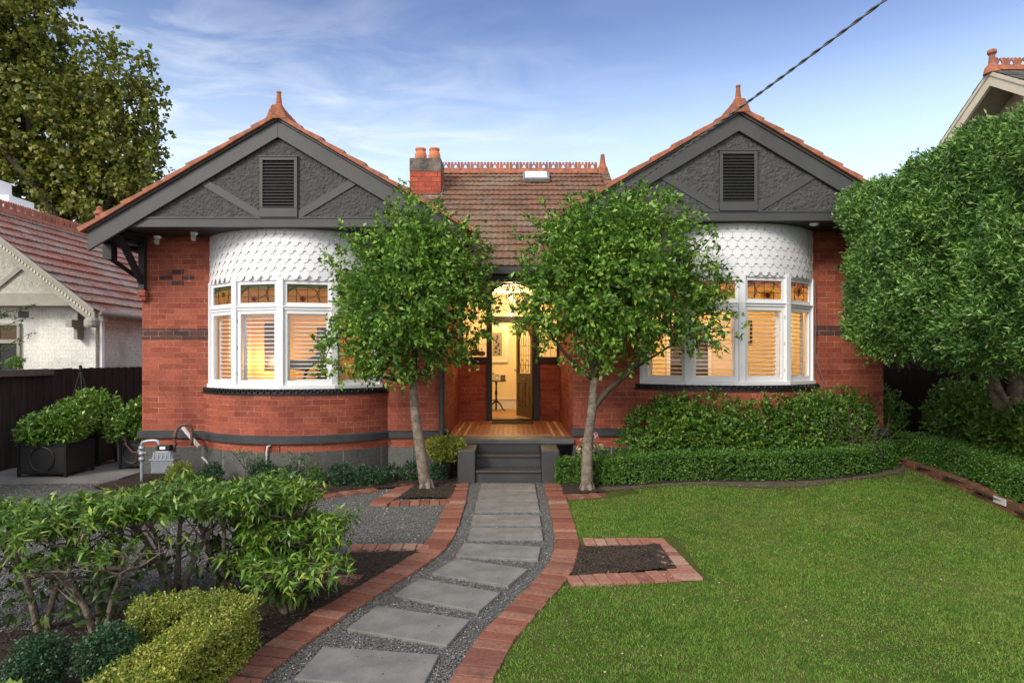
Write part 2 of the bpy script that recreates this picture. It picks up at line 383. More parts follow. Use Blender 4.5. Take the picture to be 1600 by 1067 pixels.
def M_trans(name, c, mix=.6):
    m, nt = newmat(name); t = N(nt, 'ShaderNodeBsdfTranslucent'); t.inputs[0].default_value = c4(c)
    p = N(nt, 'ShaderNodeBsdfPrincipled', i_Roughness=.3); p.inputs[0].default_value = c4(tuple(x*.5 for x in c))
    mx = N(nt, 'ShaderNodeMixShader', i_0=mix); nt.links.new(p.outputs[0], mx.inputs[1]); nt.links.new(t.outputs[0], mx.inputs[2])
    o = N(nt, 'ShaderNodeOutputMaterial'); nt.links.new(mx.outputs[0], o.inputs[0]); return m
M['green_glass'] = M_trans('green_glass', (.22, .34, .14)); M['mauve_glass'] = M_trans('mauve_glass', (.55, .35, .40)); M['yellow_glass'] = M_trans('yellow_glass', (.9, .62, .08))
def M_emit(name, c, s):
    m, nt = newmat(name); e = N(nt, 'ShaderNodeEmission', i_Strength=s); e.inputs[0].default_value = c4(c)
    o = N(nt, 'ShaderNodeOutputMaterial'); nt.links.new(e.outputs[0], o.inputs[0]); return m
M['bulb'] = M_emit('lit_bulb', (1, .72, .36), 9)
M['pot'] = M_plain('chimney_pot_clay', (.60, .21, .10), (.42, .14, .07), 8, .7, .3, 60)
M['shade'] = M_emit('lit_shade', (1, .72, .36), 3.2)

# ---------------------------------------------------------------- ground heights
def sst(a, b, x): t = np.clip((x-a)/(b-a), 0, 1); return t*t*(3-2*t)
def G(x, y): return .16*sst(.75, 2.6, x)*sst(5.5, 8.6, y)
def gp(px, py, z=0.0):
    Y = 1000*(1.8-z)/(py-560.); return ((px-800)/1000*Y, Y)

# ---------------------------------------------------------------- roofs
def tile_plane(mb, P, U, V, ulen, vlen, gauge=.27, pitch=.22, du=.0275, thick=.04, amp=.016, clip=None):
    P, U, V = Vector(P), Vector(U).normalized(), Vector(V).normalized(); W = U.cross(V).normalized()
    if W.z < 0: W = -W
    nu = int(ulen/du)+1; nv = int(math.ceil(vlen/gauge))
    us = [min(i*du, ulen) for i in range(nu+1)]
    r = random.Random(3)
    for j in range(nv):
        v0 = j*gauge-.02; v1 = min((j+1)*gauge, vlen)
        rows = []
        b0 = len(mb.v)
        jit = [r.uniform(-.004, .008) for _ in range(int(ulen/pitch)+3)]
        off = .5 if j % 2 else 0
        for (v, h, wv) in ((v0+.005, -.01, 0), (v0, thick, 1), (v1+.005, .012, .6)):
            for u in us:
                ph = (u/pitch*2*PI*2)
                k = jit[int(u/pitch+off)]
                wob = amp*(math.sin(ph)*.5+.5)*wv
                p = P+U*u+V*(v - (wob*.5 if wv == 1 else 0))+W*(h+wob+(k if wv else 0))
                mb.v.append(tuple(p))
        n = len(us)
        for a in range(2):
            for i in range(n-1):
                um = (us[i]+us[i+1])/2; vm = (j+.5)*gauge
                if clip and not clip(um, vm): continue
                idx = [b0+a*n+i, b0+a*n+i+1, b0+(a+1)*n+i+1, b0+(a+1)*n+i]
                mb.f.append(idx); vv = (j+.5)*gauge
                mb.uv += [(us[i], vv), (us[i+1], vv), (us[i+1], vv), (us[i], vv)]

def cresting(mb, a, b, h=.2, step=.2):
    """pierced saw-tooth terracotta cresting tiles along a ridge from a to b"""
    a, b = Vector(a), Vector(b); d = b-a; L = d.length; d.normalize(); n = int(L/step); sd = Vector((-d.y, d.x, 0)).normalized()
    for i in range(n):
        p = a+d*(i*step)
        w = step
        # ridge roll
        mb.prism([p-sd*.09-Vector((0,0,.07)), p-sd*.04+Vector((0,0,.03)), p+sd*.04+Vector((0,0,.03)), p+sd*.09-Vector((0,0,.07))], d*(w*.985))
        t = .022
        q = p-sd*t/2
        def pl(pts): mb.prism([q+d*(x*w)+Vector((0, 0, z*h+.02)) for x, z in pts], sd*t)
        pl([(0, 0), (.99, 0), (.99, .22), (0, .22)])
        pl([(.02, .22), (.30, .22), (.42, .62), (.30, .72), (.30, .88), (.16, 1), (.02, .86)])
        pl([(.70, .22), (.97, .22), (.97, .86), (.84, 1), (.70, .88), (.70, .72), (.58, .62)])
        pl([(.42, .62), (.58, .62), (.62, .85), (.5, .98), (.38, .85)])

def arc(cx, Yc, r, a, z): return (cx+r*math.sin(a), Yc-r*math.cos(a), z)
def arc_wall(mb, cx, Yc, r0, r1, A, z0, z1, n=36):
    """curved wall between radii r0 (inner) and r1 (outer)"""
    for i in range(n):
        a, b = -A+2*A*i/n, -A+2*A*(i+1)/n
        ua, ub = r1*a, r1*b
        mb.face([arc(cx, Yc, r1, a, z0), arc(cx, Yc, r1, b, z0), arc(cx, Yc, r1, b, z1), arc(cx, Yc, r1, a, z1)], [(ua, z0), (ub, z0), (ub, z1), (ua, z1)])
        mb.face([arc(cx, Yc, r0, b, z0), arc(cx, Yc, r0, a, z0), arc(cx, Yc, r0, a, z1), arc(cx, Yc, r0, b, z1)])
        mb.face([arc(cx, Yc, r1, a, z1), arc(cx, Yc, r1, b, z1), arc(cx, Yc, r0, b, z1), arc(cx, Yc, r0, a, z1)])
        mb.face([arc(cx, Yc, r0, a, z0), arc(cx, Yc, r0, b, z0), arc(cx, Yc, r1, b, z0), arc(cx, Yc, r1, a, z0)])
    for a in (-A, A):
        mb.face([arc(cx, Yc, r0, a, z0), arc(cx, Yc, r1, a, z0), arc(cx, Yc, r1, a, z1), arc(cx, Yc, r0, a, z1)])

# ================================================================= MAIN HOUSE
YF = 10.0; YG = 9.2; SL = .587
RB = 1.696; YC = 9.35+RB; AB = R(51.9)
house = empty('brick_house', (0, 10, 0), 'red brick double fronted house with charcoal gables, white bay windows and open front door', 'house')

wall = MB()
XL, XR = -5.78, 5.80
CXL, CXR = -3.385, 3.36
T = .25
def wing_walls(x0, x1, cx, ztop):
    a = cx-1.34; b = cx+1.34
    wl = MB(); sp = .42
    wl.prism([(x0, YF, .42), (a, YF, .42), (a-sp, YF+T, .42), (x0, YF+T, .42)], (0, 0, ztop-.42))
    wl.prism([(b, YF, .42), (x1, YF, .42), (x1, YF+T, .42), (b+sp, YF+T, .42)], (0, 0, ztop-.42))
    wl.split('wall', M['brick'], house)
wing_walls(XL, -1.05, CXL, 3.70); wing_walls(.96, XR, CXR, 3.78)
wall.box(XL, YF+T, .42, XL+T, 18, 3.7); wall.box(XR-T, YF+T, .42, XR, 18, 3.78)
wall.box(XL+T, 17.75, .42, XR-T, 18, 3.7)
wall.box(-1.05-T, YF+T, .42, -1.05, 13.25, 3.5); wall.box(.96, YF+T, .42, .96+T, 13.25, 3.5)
wall.box(-1.05, 13, .5, -.51, 13+T, 1.72); wall.box(.55, 13, .5, .96, 13+T, 1.72)
for cx in (CXL, CXR):
    bw_ = MB(); arc_wall(bw_, cx, YC, RB-.1, RB+.085, R(53.6), .42, 1.27 if cx < 0 else 1.325, 44); bw_.build('bay_wall', M['brick'], house)
# little splayed corner of the front projection beside the porch
wall.split('wall', M['brick'], house)
pl = MB()
for cx in (CXL, CXR): pb_ = MB(); arc_wall(pb_, cx, YC, RB-.1, RB+.115, R(54), -.15, .44, 30); pb_.build('bluestone_plinth', M['basalt'], house)
for (a, b) in ((XL-.02, CXL-1.4), (CXL+1.4, -1.05), (.96, CXR-1.4), (CXR+1.4, XR+.02)): pl.box(a, YF-.03, -.15, b, YF+T, .42)
pl.box(XL-.02, YF+T, -.15, XL+T, 18, .418)
pl.split('bluestone_plinth', M['basalt'], house)
st = MB()
for cx in (CXL, CXR):
    dz = .0 if cx < 0 else .03
    sb_ = MB(); arc_wall(sb_, cx, YC, RB+.07, RB+.135, R(55.2), .565+dz, .655+dz, 44)
    for i in range(44):   # sloped top
        a, b = -R(55.2)+2*R(55.2)*i/44, -R(55.2)+2*R(55.2)*(i+1)/44
        sb_.face([arc(cx, YC, RB+.135, a, .656+dz), arc(cx, YC, RB+.135, b, .656+dz), arc(cx, YC, RB+.08, b, .685+dz), arc(cx, YC, RB+.08, a, .685+dz)])
    sb_.build('string_course', M['string'], house)
for (a, b, dz) in ((XL-.05, CXL-1.46, 0), (CXL+1.46, -1.02, 0), (.93, CXR-1.46, .03), (CXR+1.46, XR+.05, .03)):
    st.prism([(a, YF+.01, .565+dz), (a, YF-.05, .565+dz), (a, YF-.05, .655+dz), (a, YF+.01, .685+dz)], (b-a, 0, 0))
st.prism([(-1.06, YF-.05, .565), (-1.0, YF-.05, .565), (-1.0, YF-.05, .655), (-1.06, YF-.05, .685)], (0, .3, 0))
st.split('string_course', M['string'], house)
bd = MB()
for (a, b, dz) in ((XL-.003, CXL-1.36, 0), (CXL+1.36, -1.05, 0), (.96, CXR-1.36, .05), (CXR+1.36, XR+.003, .05)): bd.box(a, YF-.004, 2.094+dz, b, YF+.05, 2.094+.172+dz)
bd.split('dark_brick_band', M['brick_dark'], house)
cr = MB()
for (x, z, dz) in ((-5.22, 3.118, 0), (-5.40, 3.03, 0), (-5.06, 3.03, 0), (-5.22, 2.945, 0)): cr.box(x-.095, YF-.004, z, x+.095, YF+.05, z+.074)
for z, xs in ((3.27, (5.35,)), (3.185, (5.2, 5.5)), (3.1, (5.35,))):
    for x in xs: cr.box(x-.11, YF-.004, z, x+.11, YF+.05, z+.074)
cr.split('dark_brick', M['brick_dark'], house)
# sill moulding of each bay
for cx, dz in ((CXL, .002), (CXR, .058)):
    m = MB(); arc_wall(m, cx, YC, RB-.1, RB+.10, R(54.5), 1.262+dz, 1.285+dz, 40); arc_wall(m, cx, YC, RB-.1, RB+.075, R(54.3), 1.285+dz, 1.35+dz, 40)
    n = 34
    for i in range(n):
        a = -R(53.5)+2*R(53.5)*(i+.5)/n
        c = Vector(arc(cx, YC, RB+.085, a, 1.318+dz)); tdir = Vector((math.cos(a), math.sin(a), 0))
        pts = [c+tdir*.030*math.cos(t)+Vector((0, 0, .026*math.sin(t))) for t in [2*PI*k/8 for k in range(9)]]
        m.tube(pts, .013, 5, False); 
    m.build('moulded_sill', M['black'], house, smooth=False)

# ---- bay windows
def bay(cx, dz, flip):
    nodes = [-AB, -AB/2, 0, AB/2, AB]
    z = {k: v+dz for k, v in dict(sill=1.35, lb=1.47, lt=2.455, tr0=2.52, tr1=2.57, ub=2.625, ut=2.87, head=2.975).items()}
    fr = MB()
    # bottom, transom and head rails plus posts
    P = [Vector(arc(cx, YC, RB, a, 0)) for a in nodes]
    for i in range(4):
        a, b = P[i], P[i+1]; d = (b-a); L = d.length; d.normalize(); nrm = Vector((d.y, -d.x, 0))   # outward (towards viewer)
        T4 = Matrix(((d.x, -nrm.x, 0, a.x), (d.y, -nrm.y, 0, a.y), (0, 0, 1, 0), (0, 0, 0, 1)))
        # local x along facet, local y inward
        fr.lbox(T4, -.012, -.045, z['sill'], L+.012, .10, z['sill']+.055)
        fr.lbox(T4, .0, -.012, z['tr0']-.01, L, .09, z['tr1'])
        fr.lbox(T4, .0, -.03, z['tr1']-.02, L, -.0121, z['tr1']+.0)
        fr.lbox(T4, .0, -.015, z['head']-.035, L, .09, z['head']+.02)
        win = MB()
        def ring(x0, x1, z0, z1, w, wb, y0, y1, mb):
            mb.lbox(T4, x0, y0, z0, x1, y1, z0+wb); mb.lbox(T4, x0, y0, z1-w, x1, y1, z1)
            mb.lbox(T4, x0, y0, z0+wb, x0+w, y1, z1-w); mb.lbox(T4, x1-w, y0, z0+wb, x1, y1, z1-w)
        ring(.045, L-.045, z['sill']+.055, z['tr0']-.01, .055, .07, .004, .055, win)
        wo = win.build('window', M['white'], house, bevel=.004)
        gl = MB(); gl.lbox(T4, .095, .028, z['lb'], L-.095, .034, z['lt']+.01); gl.build('pane', M['glass'], wo)
        # plantation shutter behind
        sh = MB(); s0, s1 = z['sill']+.09, z['lt']+.03; shift = .11
        x0, x1 = .07, L-.07
        ring(x0, x1, s0, s1, .05, .05, shift, shift+.03, sh)
        n = 15; zs0, zs1 = s0+.06, s1-.06
        for k in range(n):
            zz = zs0+(zs1-zs0)*(k+.5)/n
            sh.hexa([T4 @ Vector(p) for p in ((x0+.05, shift-.012, zz-.006), (x1-.05, shift-.012, zz-.006), (x1-.05, shift+.036, zz-.004), (x0+.05, shift+.036, zz-.004),
                                              (x0+.05, shift-.012, zz+.006), (x1-.05, shift-.012, zz+.006), (x1-.05, shift+.036, zz+.008), (x0+.05, shift+.036, zz+.008))])
        sh.build('shutter', M['white'], wo)
        hg = MB()
        for zz in (z['lb']+.1, (z['lb']+z['lt'])/2, z['lt']-.1): hg.lbox(T4, (.036 if i % 2 else L-.05), -.006, zz-.03, (.05 if i % 2 else L-.036), .004, zz+.03)
        hg.split('hinge', M['lead'], wo)
        # leadlight above
        tw = MB(); ring(.045, L-.045, z['tr1'], z['head']-.035, .05, .05, .004, .055, tw)
        to = tw.build('window', M['white'], house, bevel=.004)
        gx0, gx1, gz0, gz1 = .093, L-.093, z['tr1']+.05, z['head']-.085
        g2 = MB(); g2.lbox(T4, gx0, .028, gz0, gx1, .033, gz1); g2.build('amber_pane', M['amber'], to)
        W_, H_ = gx1-gx0, gz1-gz0
        def tp(u, v, y=.022): return T4 @ Vector((gx0+u*W_, y, gz0+v*H_))
        ld = MB()
        outer = i in (0, 3)
        def circ(u, v, r, a0=0, a1=2*PI, n=14, rz=None):
            ld.tube([tp(u+r*math.cos(a0+(a1-a0)*k/n), v+(rz or r*W_/H_)*math.sin(a0+(a1-a0)*k/n)) for k in range(n+1)], .0045, 4, False)
        if outer:
            circ(.5, .5, .28); circ(.2 if not flip else .8, .1, .35, 0, PI); 
            ld.tube([tp(.75, 0), tp(.75, 1)], .004, 4); ld.tube([tp(.25, 0), tp(.25, 1)], .004, 4); ld.tube([tp(.0, .5), tp(1, .5)], .004, 4)
        else:
            circ(.95 if not flip else .05, .45, .22); circ(.38 if not flip else .62, .1, .42, 0, PI, rz=.85); circ(.5, .9, .3, PI, 2*PI)
            ld.tube([tp(.0, .35), tp(1, .35)], .004, 4); ld.tube([tp(.0, .7), tp(1, .7)], .004, 4)
            for u in (.22, .5, .78): ld.tube([tp(u, 0), tp(u, 1)], .004, 4)
        ld.build('leading', M['black'], to)
        fl = MB(); u0 = .5 if outer else (.38 if not flip else .6); v0 = .55 if outer else .22
        for k in range(5):
            aa = k*2*PI/5; c = tp(u0+.07*math.cos(aa)*(.28/W_)*1.0, v0+.07*math.sin(aa)*(.28/H_), .019)
            dd = T4.to_3x3() @ Vector((1, 0, 0)); fl.prism([c+dd*.026*math.cos(t)+Vector((0, 0, .026*math.sin(t))) for t in [2*PI*q/8 for q in range(8)]], (T4.to_3x3() @ Vector((0, .004, 0))))
        fl.build('glass_flower', M['lip'], to)
        gg = MB(); hh = .22
        gg.face([tp(0, 1-hh, .026), tp(1, 1-hh, .026), tp(1, 1, .026), tp(0, 1, .026)])
        gg.face([tp(0, .55, .0265), tp(.18, .75, .0265), tp(.18, 1, .0265), tp(0, 1, .0265)])
        gg.build('green_pane', M['green_glass' if not flip else 'mauve_glass'], to)
        if outer or flip:
            yy = MB(); yy.prism([tp(u0+.22*math.cos(t), v0+.3*math.sin(t), .027) for t in [2*PI*q/10 for q in range(10)]], (T4.to_3x3() @ Vector((0, .001, 0)))); yy.build('yellow_pane', M['yellow_glass'], to)
    for k, a in enumerate(nodes):
        c = Vector(arc(cx, YC, RB, a, 0)); o = Vector((math.sin(a), -math.cos(a), 0)); t = Vector((math.cos(a), math.sin(a), 0))
        w = .047
        fr.hexa([c+o*.022-t*w+Vector((0, 0, z['sill']+.05)), c+o*.022+t*w+Vector((0, 0, z['sill']+.05)), c-o*.10+t*w+Vector((0, 0, z['sill']+.05)), c-o*.10-t*w+Vector((0, 0, z['sill']+.05)),
                 c+o*.022-t*w+Vector((0, 0, z['head'])), c+o*.022+t*w+Vector((0, 0, z['head'])), c-o*.10+t*w+Vector((0, 0, z['head'])), c-o*.10-t*w+Vector((0, 0, z['head']))])
    fr.build('bay_frame', M['white'], house, bevel=.004)
    # shingle skirt
    sk = MB(); zt = 3.70+(.08 if cx > 0 else 0); zb = z['head']+.01
    arc_wall(sk, cx, YC, RB-.1, RB-.012, AB, zb, zt, 40)
    rows = 6; rh = (zt-zb+.02)/rows; w = .135; nn = int(2*AB*RB/w)
    for j in range(rows, -1, -1):
        zz = zb-.03+j*rh
        for i in range(-1, nn+1):
            a = -AB+(i+.5*(j % 2)+.5)*(2*AB/nn)
            if abs(a) > AB+.01: continue
            o = Vector((math.sin(a), -math.cos(a), 0)); t = Vector((math.cos(a), math.sin(a), 0))
            rr = RB-.006+random.uniform(-.0005, .0008); c = Vector((cx, YC, 0))+o*rr
            hw = w*.502; top = zz+rh*1.25; tip = zz
            cut = w*.42
            pts = [(-hw, top), (-hw, tip+cut*.92), (-hw*.70, tip+cut*.90)]
            pts += [(-hw*.70*math.cos(q), tip+cut*.80-cut*.80*math.sin(q)) for q in [PI*k/8 for k in range(1, 8)]]
            pts += [(hw*.70, tip+cut*.90), (hw, tip+cut*.92), (hw, top)]
            if top > zt: pts = [(p, min(q, zt-.001)) for p, q in pts]
            front = [c+t*p+o*(.015-.012*(q-tip)/(rh*1.25))+Vector((0, 0, q)) for p, q in pts]
            sk.prism(front, -o*.006)
    sk.build('shingled_skirt', M['shingle'], house)
bay(CXL, 0, False); bay(CXR, .055, True)

# ---- gables
def gable(cx, dz, X0, X1, xedge):
    """X0/X1 eave ends of the roof slopes"""
    za = 5.20+dz; zl = lambda x: za-SL*abs(x-cx)
    bm = MB()
    for s, xe in ((-1, X0), (1, X1)):
        h = .215
        poly = [(cx, YG-.045, za), (cx, YG-.045, za-h-.02), (xe, YG-.045, zl(xe)-h-.05), (xe, YG-.045, zl(xe)-.0)]
        bm.prism(poly, (0, .045, 0))
        bm.prism([(cx, YG-.07, za+.035), (cx, YG-.07, za-.0), (xe, YG-.07, zl(xe)-.0), (xe, YG-.07, zl(xe)+.035)], (0, .06, 0))
    bm.split('bargeboard', M['charcoal'], house, bevel=.004)
    zb = 3.69+dz
    xl = cx-(za-zb-.3)/SL; xr = cx+(za-zb-.3)/SL
    b2 = MB(); b2.box(cx-2.28, YG+.0, zb, cx+2.28, YG+.07, zb+.135); b2.box(cx-2.28, YG-.012, zb+.12, cx+2.28, YG+.0-.0005, zb+.14)
    zf = zb+.135
    for s in (-1, 1):   # diagonal braces
        a = Vector((cx+s*(1.12 if s < 0 else 1.10)-.0, YG+.012, zf+.53)); b = Vector((cx+s*.27, YG+.012, zf+.03))
        b2.bar(a, b, .03, .105, (0, -1, 0)) if False else b2.bar(a, b, .105, .03, (0, -1, 0))
    b2.split('gable_timber', M['charcoal'], house)
    p = MB(); p.prism([(cx-2.25, YG+.02, zf-.01), (cx+2.25, YG+.02, zf-.01), (cx, YG+.02, za-.1)], (0, .1, 0))
    # finely divided roughcast face
    nx, nz = 190, 70
    po = p.build('roughcast_panel', M['rough'], house)
    rc = MB(); 
    grid = {}
    r = random.Random(int(abs(cx)*100))
    import mathutils
    for i in range(nx+1):
        x = cx-2.2+4.4*i/nx
        for j in range(nz+1):
            z = zf+1.15*j/nz
            if z < za-.16-SL*abs(x-cx):
                q = Vector((x*9, z*9, cx)); h = mathutils.noise.noise(q*1.6)*.5+mathutils.noise.noise(q*3.6)*.5
                grid[i, j] = len(rc.v); rc.v.append((x, YG+.014-.016*h, z))
    for (i, j), k in grid.items():
        if (i+1, j) in grid and (i, j+1) in grid and (i+1, j+1) in grid: rc._f([k, grid[i+1, j], grid[i+1, j+1], grid[i, j+1]])
    rc.build('roughcast_panel', M['rough'], house)
    # louvred vent
    vx0, vx1, vz0, vz1 = cx-.27, cx+.27, zf+.04, zf+.86
    vf = MB(); w = .045
    vf.box(vx0, YG-.03, vz0-.04, vx1, YG+.02, vz0+.09); vf.box(vx0, YG-.03, vz1-w, vx1, YG+.02, vz1); vf.box(vx0, YG-.03, vz0+.09, vx0+w, YG+.02, vz1-w); vf.box(vx1-w, YG-.03, vz0+.09, vx1, YG+.02, vz1-w)
    vf.box(vx0-.012, YG-.04, vz1, vx1+.012, YG+.02, vz1+.02)
    vo = vf.build('gable_vent', M['charcoal'], house, bevel=.003)
    lv = MB(); n = 15
    lv.box(vx0+w, YG+.0095, vz0+.09, vx1-w, YG+.019, vz1-w)
    for k in range(n):
        zz = vz0+.10+(vz1-w-vz0-.11)*(k+.5)/n
        lv.hexa([(vx0+w, YG-.022, zz-.022), (vx1-w, YG-.022, zz-.022), (vx1-w, YG+.008, zz+.012), (vx0+w, YG+.008, zz+.012), (vx0+w, YG-.022, zz-.014), (vx1-w, YG-.022, zz-.014), (vx1-w, YG+.008, zz+.02), (vx0+w, YG+.008, zz+.02)])
    lv.build('louvre', M['charcoal_dk'], vo)
    # soffit
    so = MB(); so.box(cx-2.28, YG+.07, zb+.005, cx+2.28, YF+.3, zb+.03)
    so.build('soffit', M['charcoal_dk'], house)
    # rafters under the slopes (boards)
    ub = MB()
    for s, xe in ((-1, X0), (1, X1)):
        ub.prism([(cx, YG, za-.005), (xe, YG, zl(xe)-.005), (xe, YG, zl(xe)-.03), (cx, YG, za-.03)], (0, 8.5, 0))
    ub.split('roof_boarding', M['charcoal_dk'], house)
    rf = MB()
    for s, xe in ((-1, X0), (1, X1)):
        L = abs(xe-cx)*math.sqrt(1+SL*SL)
        tile_plane(rf, (xe-.0, YG-.03, zl(xe)+.035), (0, 1, 0), (-s, 0, SL), 8.4, L, du=.055, gauge=.34)
    ro = rf.build('roof', M['roof_mid'], house)
    vg = MB()
    for s, xe in ((-1, X0-.05 if True else 0), (1, X1+.05)):
        d = Vector((-s, 0, SL)).normalized(); L = abs(xe-cx)*math.sqrt(1+SL*SL); up = Vector((s*SL, 0, 1)).normalized()
        n = int(round(L/.34)); g = L/n
        e = Vector((xe, 0, zl(xe)+.035))
        for k in range(n):
            a = e+d*(k*g-.03); b = e+d*((k+1)*g)
            jz = random.uniform(-.004, .006)
            y0, y1 = YG-.115+random.uniform(-.004, .004), YG+.10
            A0, A1 = a+up*(.0+jz), a+up*(.075+jz); B0, B1 = b+up*0, b+up*.045
            vg.hexa([(A0.x, y0, A0.z), (B0.x, y0, B0.z), (B0.x, y1, B0.z), (A0.x, y1, A0.z), (A1.x, y0, A1.z), (B1.x, y0, B1.z), (B1.x, y1, B1.z), (A1.x, y1, A1.z)])
    vg.build('verge_tile', M['terra'], ro, bevel=.006)
    cs = MB(); zr = za+.10
    cresting(cs, (cx, YG+.12, zr), (cx, YG+8.3, zr), .15, .18)
    cs.build('ridge_cresting', M['terra'], ro)
    fi = MB()
    fi.prism([(cx-.14, YG-.12, zr-.09), (cx+.14, YG-.12, zr-.09), (cx+.10, YG-.12, zr+.02), (cx+.055, YG-.12, zr+.10), (cx-.055, YG-.12, zr+.10), (cx-.10, YG-.12, zr+.02)], (0, .26, 0))
    fi.lathe((cx, YG+.0, zr+.04), [(.10, 0), (.085, .04), (.06, .08), (.05, .10), (.042, .11), (.035, .20), (.028, .26), (.036, .27), (.032, .29), (.001, .295)], 12)
    fi.build('finial', M['terra_old'], ro, smooth=False)
gable(-3.35, 0, -6.07, -.66, 0)
gable(3.25, .09, .55, 6.0, 0)

# corner bracket under the left gable
br = MB()
br.box(-5.79, YF-.09, 2.86, -5.70, YF-.002, 3.69)
br.bar((-5.745, YF-.07, 2.98), (-5.745, YG+.10, 3.66), .07, .09, (0, 1, 0))
br.box(-5.80, YG+.07, 3.60, -5.71, YF, 3.69)
br.box(-6.0, YG+.0, 3.55, -5.78, 10.0, 3.58)
br.split('corner_bracket', M['charcoal_dk'], house, bevel=.004)
cb = MB(); cb.box(-5.80, YF-.10, 2.77, -5.68, YF-.001, 2.86); cb.box(-5.79, YF-.07, 2.70, -5.69, YF-.001, 2.77); cb.build('brick_corbel', M['brick'], house)
gt = MB(); gt.tube([(-6.07, YG+.05, 3.56), (-6.07, 18, 3.53)], .055, 10); gt.box(-6.11, 9.55, 3.28, -5.98, 9.70, 3.52)
gt.tube([(-6.04, 9.62, 3.3), (-5.9, 10.35, 3.0), (-5.84, 10.5, 2.8), (-5.84, 10.5, 0)], .035, 8)
gt.build('gutter', M['charcoal_dk'], house)

# ---- central roof
SC = .7; zE = 3.22
rp = MB()
Lr = math.sqrt(3.5**2+(3.5*SC)**2)
tile_plane(rp, (-1.98, 9.93, zE), (1, 0, 0), (0, 1, SC), 3.94, Lr+.05, gauge=.25, pitch=.21, du=.0262)
rp.face([(-1.98, 9.95, zE-.01), (1.96, 9.95, zE-.01), (1.96, 13.45, zE+3.5*SC-.01), (-1.98, 13.45, zE+3.5*SC-.01)])
rp.face([(-1.98, 13.45, zE+2.44), (1.96, 13.45, zE+2.44), (1.96, 17, zE), (-1.98, 17, zE)])
for x in (-1.98, 1.96): rp.face([(x, 9.95, zE-.02), (x, 13.45, zE+2.43), (x, 17, zE-.02)])
rc = rp.build('roof', M['roof_mid'], house)
cs = MB(); zR = zE+3.5*SC+.06; cresting(cs, (-1.9, 13.42, zR), (1.80, 13.42, zR), .17, .205); cs.build('ridge_cresting', M['terra'], rc)
fi = MB(); fi.lathe((1.90, 13.42, zR), [(.13, -.08), (.11, .05), (.07, .12), (.055, .2), (.04, .34), (.001, .36)], 10)
fi.build('finial', M['terra_old'], rc)
vt = MB()
for k in range(14):
    y = 9.93+k*.25; z = zE+.03+(y-9.93)*SC; vt.bar((1.93, y, z+.045), (1.93, y+.26, z+.02+.26*SC), .16, .05)
vt.build('verge_tile', M['roof_mid'], rc)
# skylight
sky = MB(); d = Vector((0, 1, SC)).normalized(); u = Vector((0, -SC, 1)).normalized()
p0 = Vector((.22, 12.90, zE+2.97*SC+.03))
def sp(x, v, h): return p0+Vector((x, 0, 0))+d*v+u*h
sky.hexa([sp(0, 0, .02), sp(.54, 0, .02), sp(.54, .42, .02), sp(0, .42, .02), sp(0, 0, .10), sp(.54, 0, .10), sp(.54, .42, .10), sp(0, .42, .10)])
so = sky.build('skylight', M['lead'], rc, bevel=.01)
sg = MB(); sg.hexa([sp(.04, .04, .101), sp(.50, .04, .101), sp(.50, .38, .101), sp(.04, .38, .101), sp(.06, .06, .125), sp(.48, .06, .125), sp(.48, .36, .125), sp(.06, .36, .125)]); sg.build('dome', M['white'], so, bevel=.01)
# chimney
ch = MB(); ch.box(-1.98, 12.39, 4.3, -1.38, 12.95, 5.42); co = ch.build('chimney', M['chimney_brick'], rc)
cc = MB(); cc.box(-1.985, 12.385, 5.421, -1.375, 12.955, 5.68); cc.build('chimney_cap', M['render'], co, bevel=.01)
cp = MB()
cf = MB(); cf.box(-2.0, 12.33, 4.78, -1.34, 12.388, 4.94); cf.bar((-1.36, 12.36, 4.90), (-1.36, 12.9, 5.28), .03, .12); cf.box(-1.5, 12.28, 4.80, -1.26, 12.36, 4.86); cf.build('flashing', M['lead'], co)
for x in (-1.80, -1.53):
    pt = MB(); pt.lathe((x, 12.62, 5.68), [(.095, 0), (.115, .05), (.12, .11), (.105, .17), (.085, .20), (.105, .215), (.105, .25), (.075, .25), (.07, .1), (.001, .1)], 16)
    pt.build('chimney_pot', M['pot'], co, smooth=True)

# ---- porch
po = MB(); po.box(-1.9, 9.86, 3.10, 1.9, 9.96, 3.21); po.build('gutter', M['charcoal'], house, bevel=.01)
pb = MB(); pb.box(-1.05, 9.97, 2.99, .96, 10.1, 3.16); pb.box(-1.05, 10.12, 3.04, .96, 10.2, 3.2); pb.split('porch_beam', M['charcoal_dk'], house, bevel=.005)
pc = MB(); pc.box(-1.05, 10.1, 3.34, .96, 13.0, 3.36); pc.build('porch_ceiling', M['wall_hall'], house)
pf = MB(); pf.box(-1.05, 10.32, .40, .96, 13.0, .538)
fo = pf.build('porch_floor', M['floor_tile'], house)
fb = MB()
for x in (-.93, -.78, .69, .84): fb.box(x-.02, 10.45, .539, x+.02, 12.8, .5415)
for y in (10.45, 10.6, 12.7): fb.box(-.72, y, .539, .63, y+.03, .5415)
fb.build('tile_border', M['cream'], fo)
fd = MB()
for k in range(15):
    for j in range(15):
        if (k+j) % 2 == 0:
            x = -.68+k*.088; y = 10.7+j*.132
            fd.face([(x, y-.05, .5397), (x+.036, y, .5397), (x, y+.05, .5397), (x-.036, y, .5397)])
fd.build('floor_pattern', M['lip'], fo)
ns = MB(); ns.box(-.97, 9.95, .47, .97, 10.33, .545); ns.build('porch_nosing', M['slab'], house, bevel=.012)
sp_ = MB(); sp_.box(-.53, 9.32, -.1, .43, 9.97, .135); sp_.box(-.53, 9.66, .135, .43, 9.97, .31); sp_.box(-.53, 9.97, -.1, .43, 10.2, .469)
so_ = sp_.build('front_steps', M['step'], house, bevel=.006)
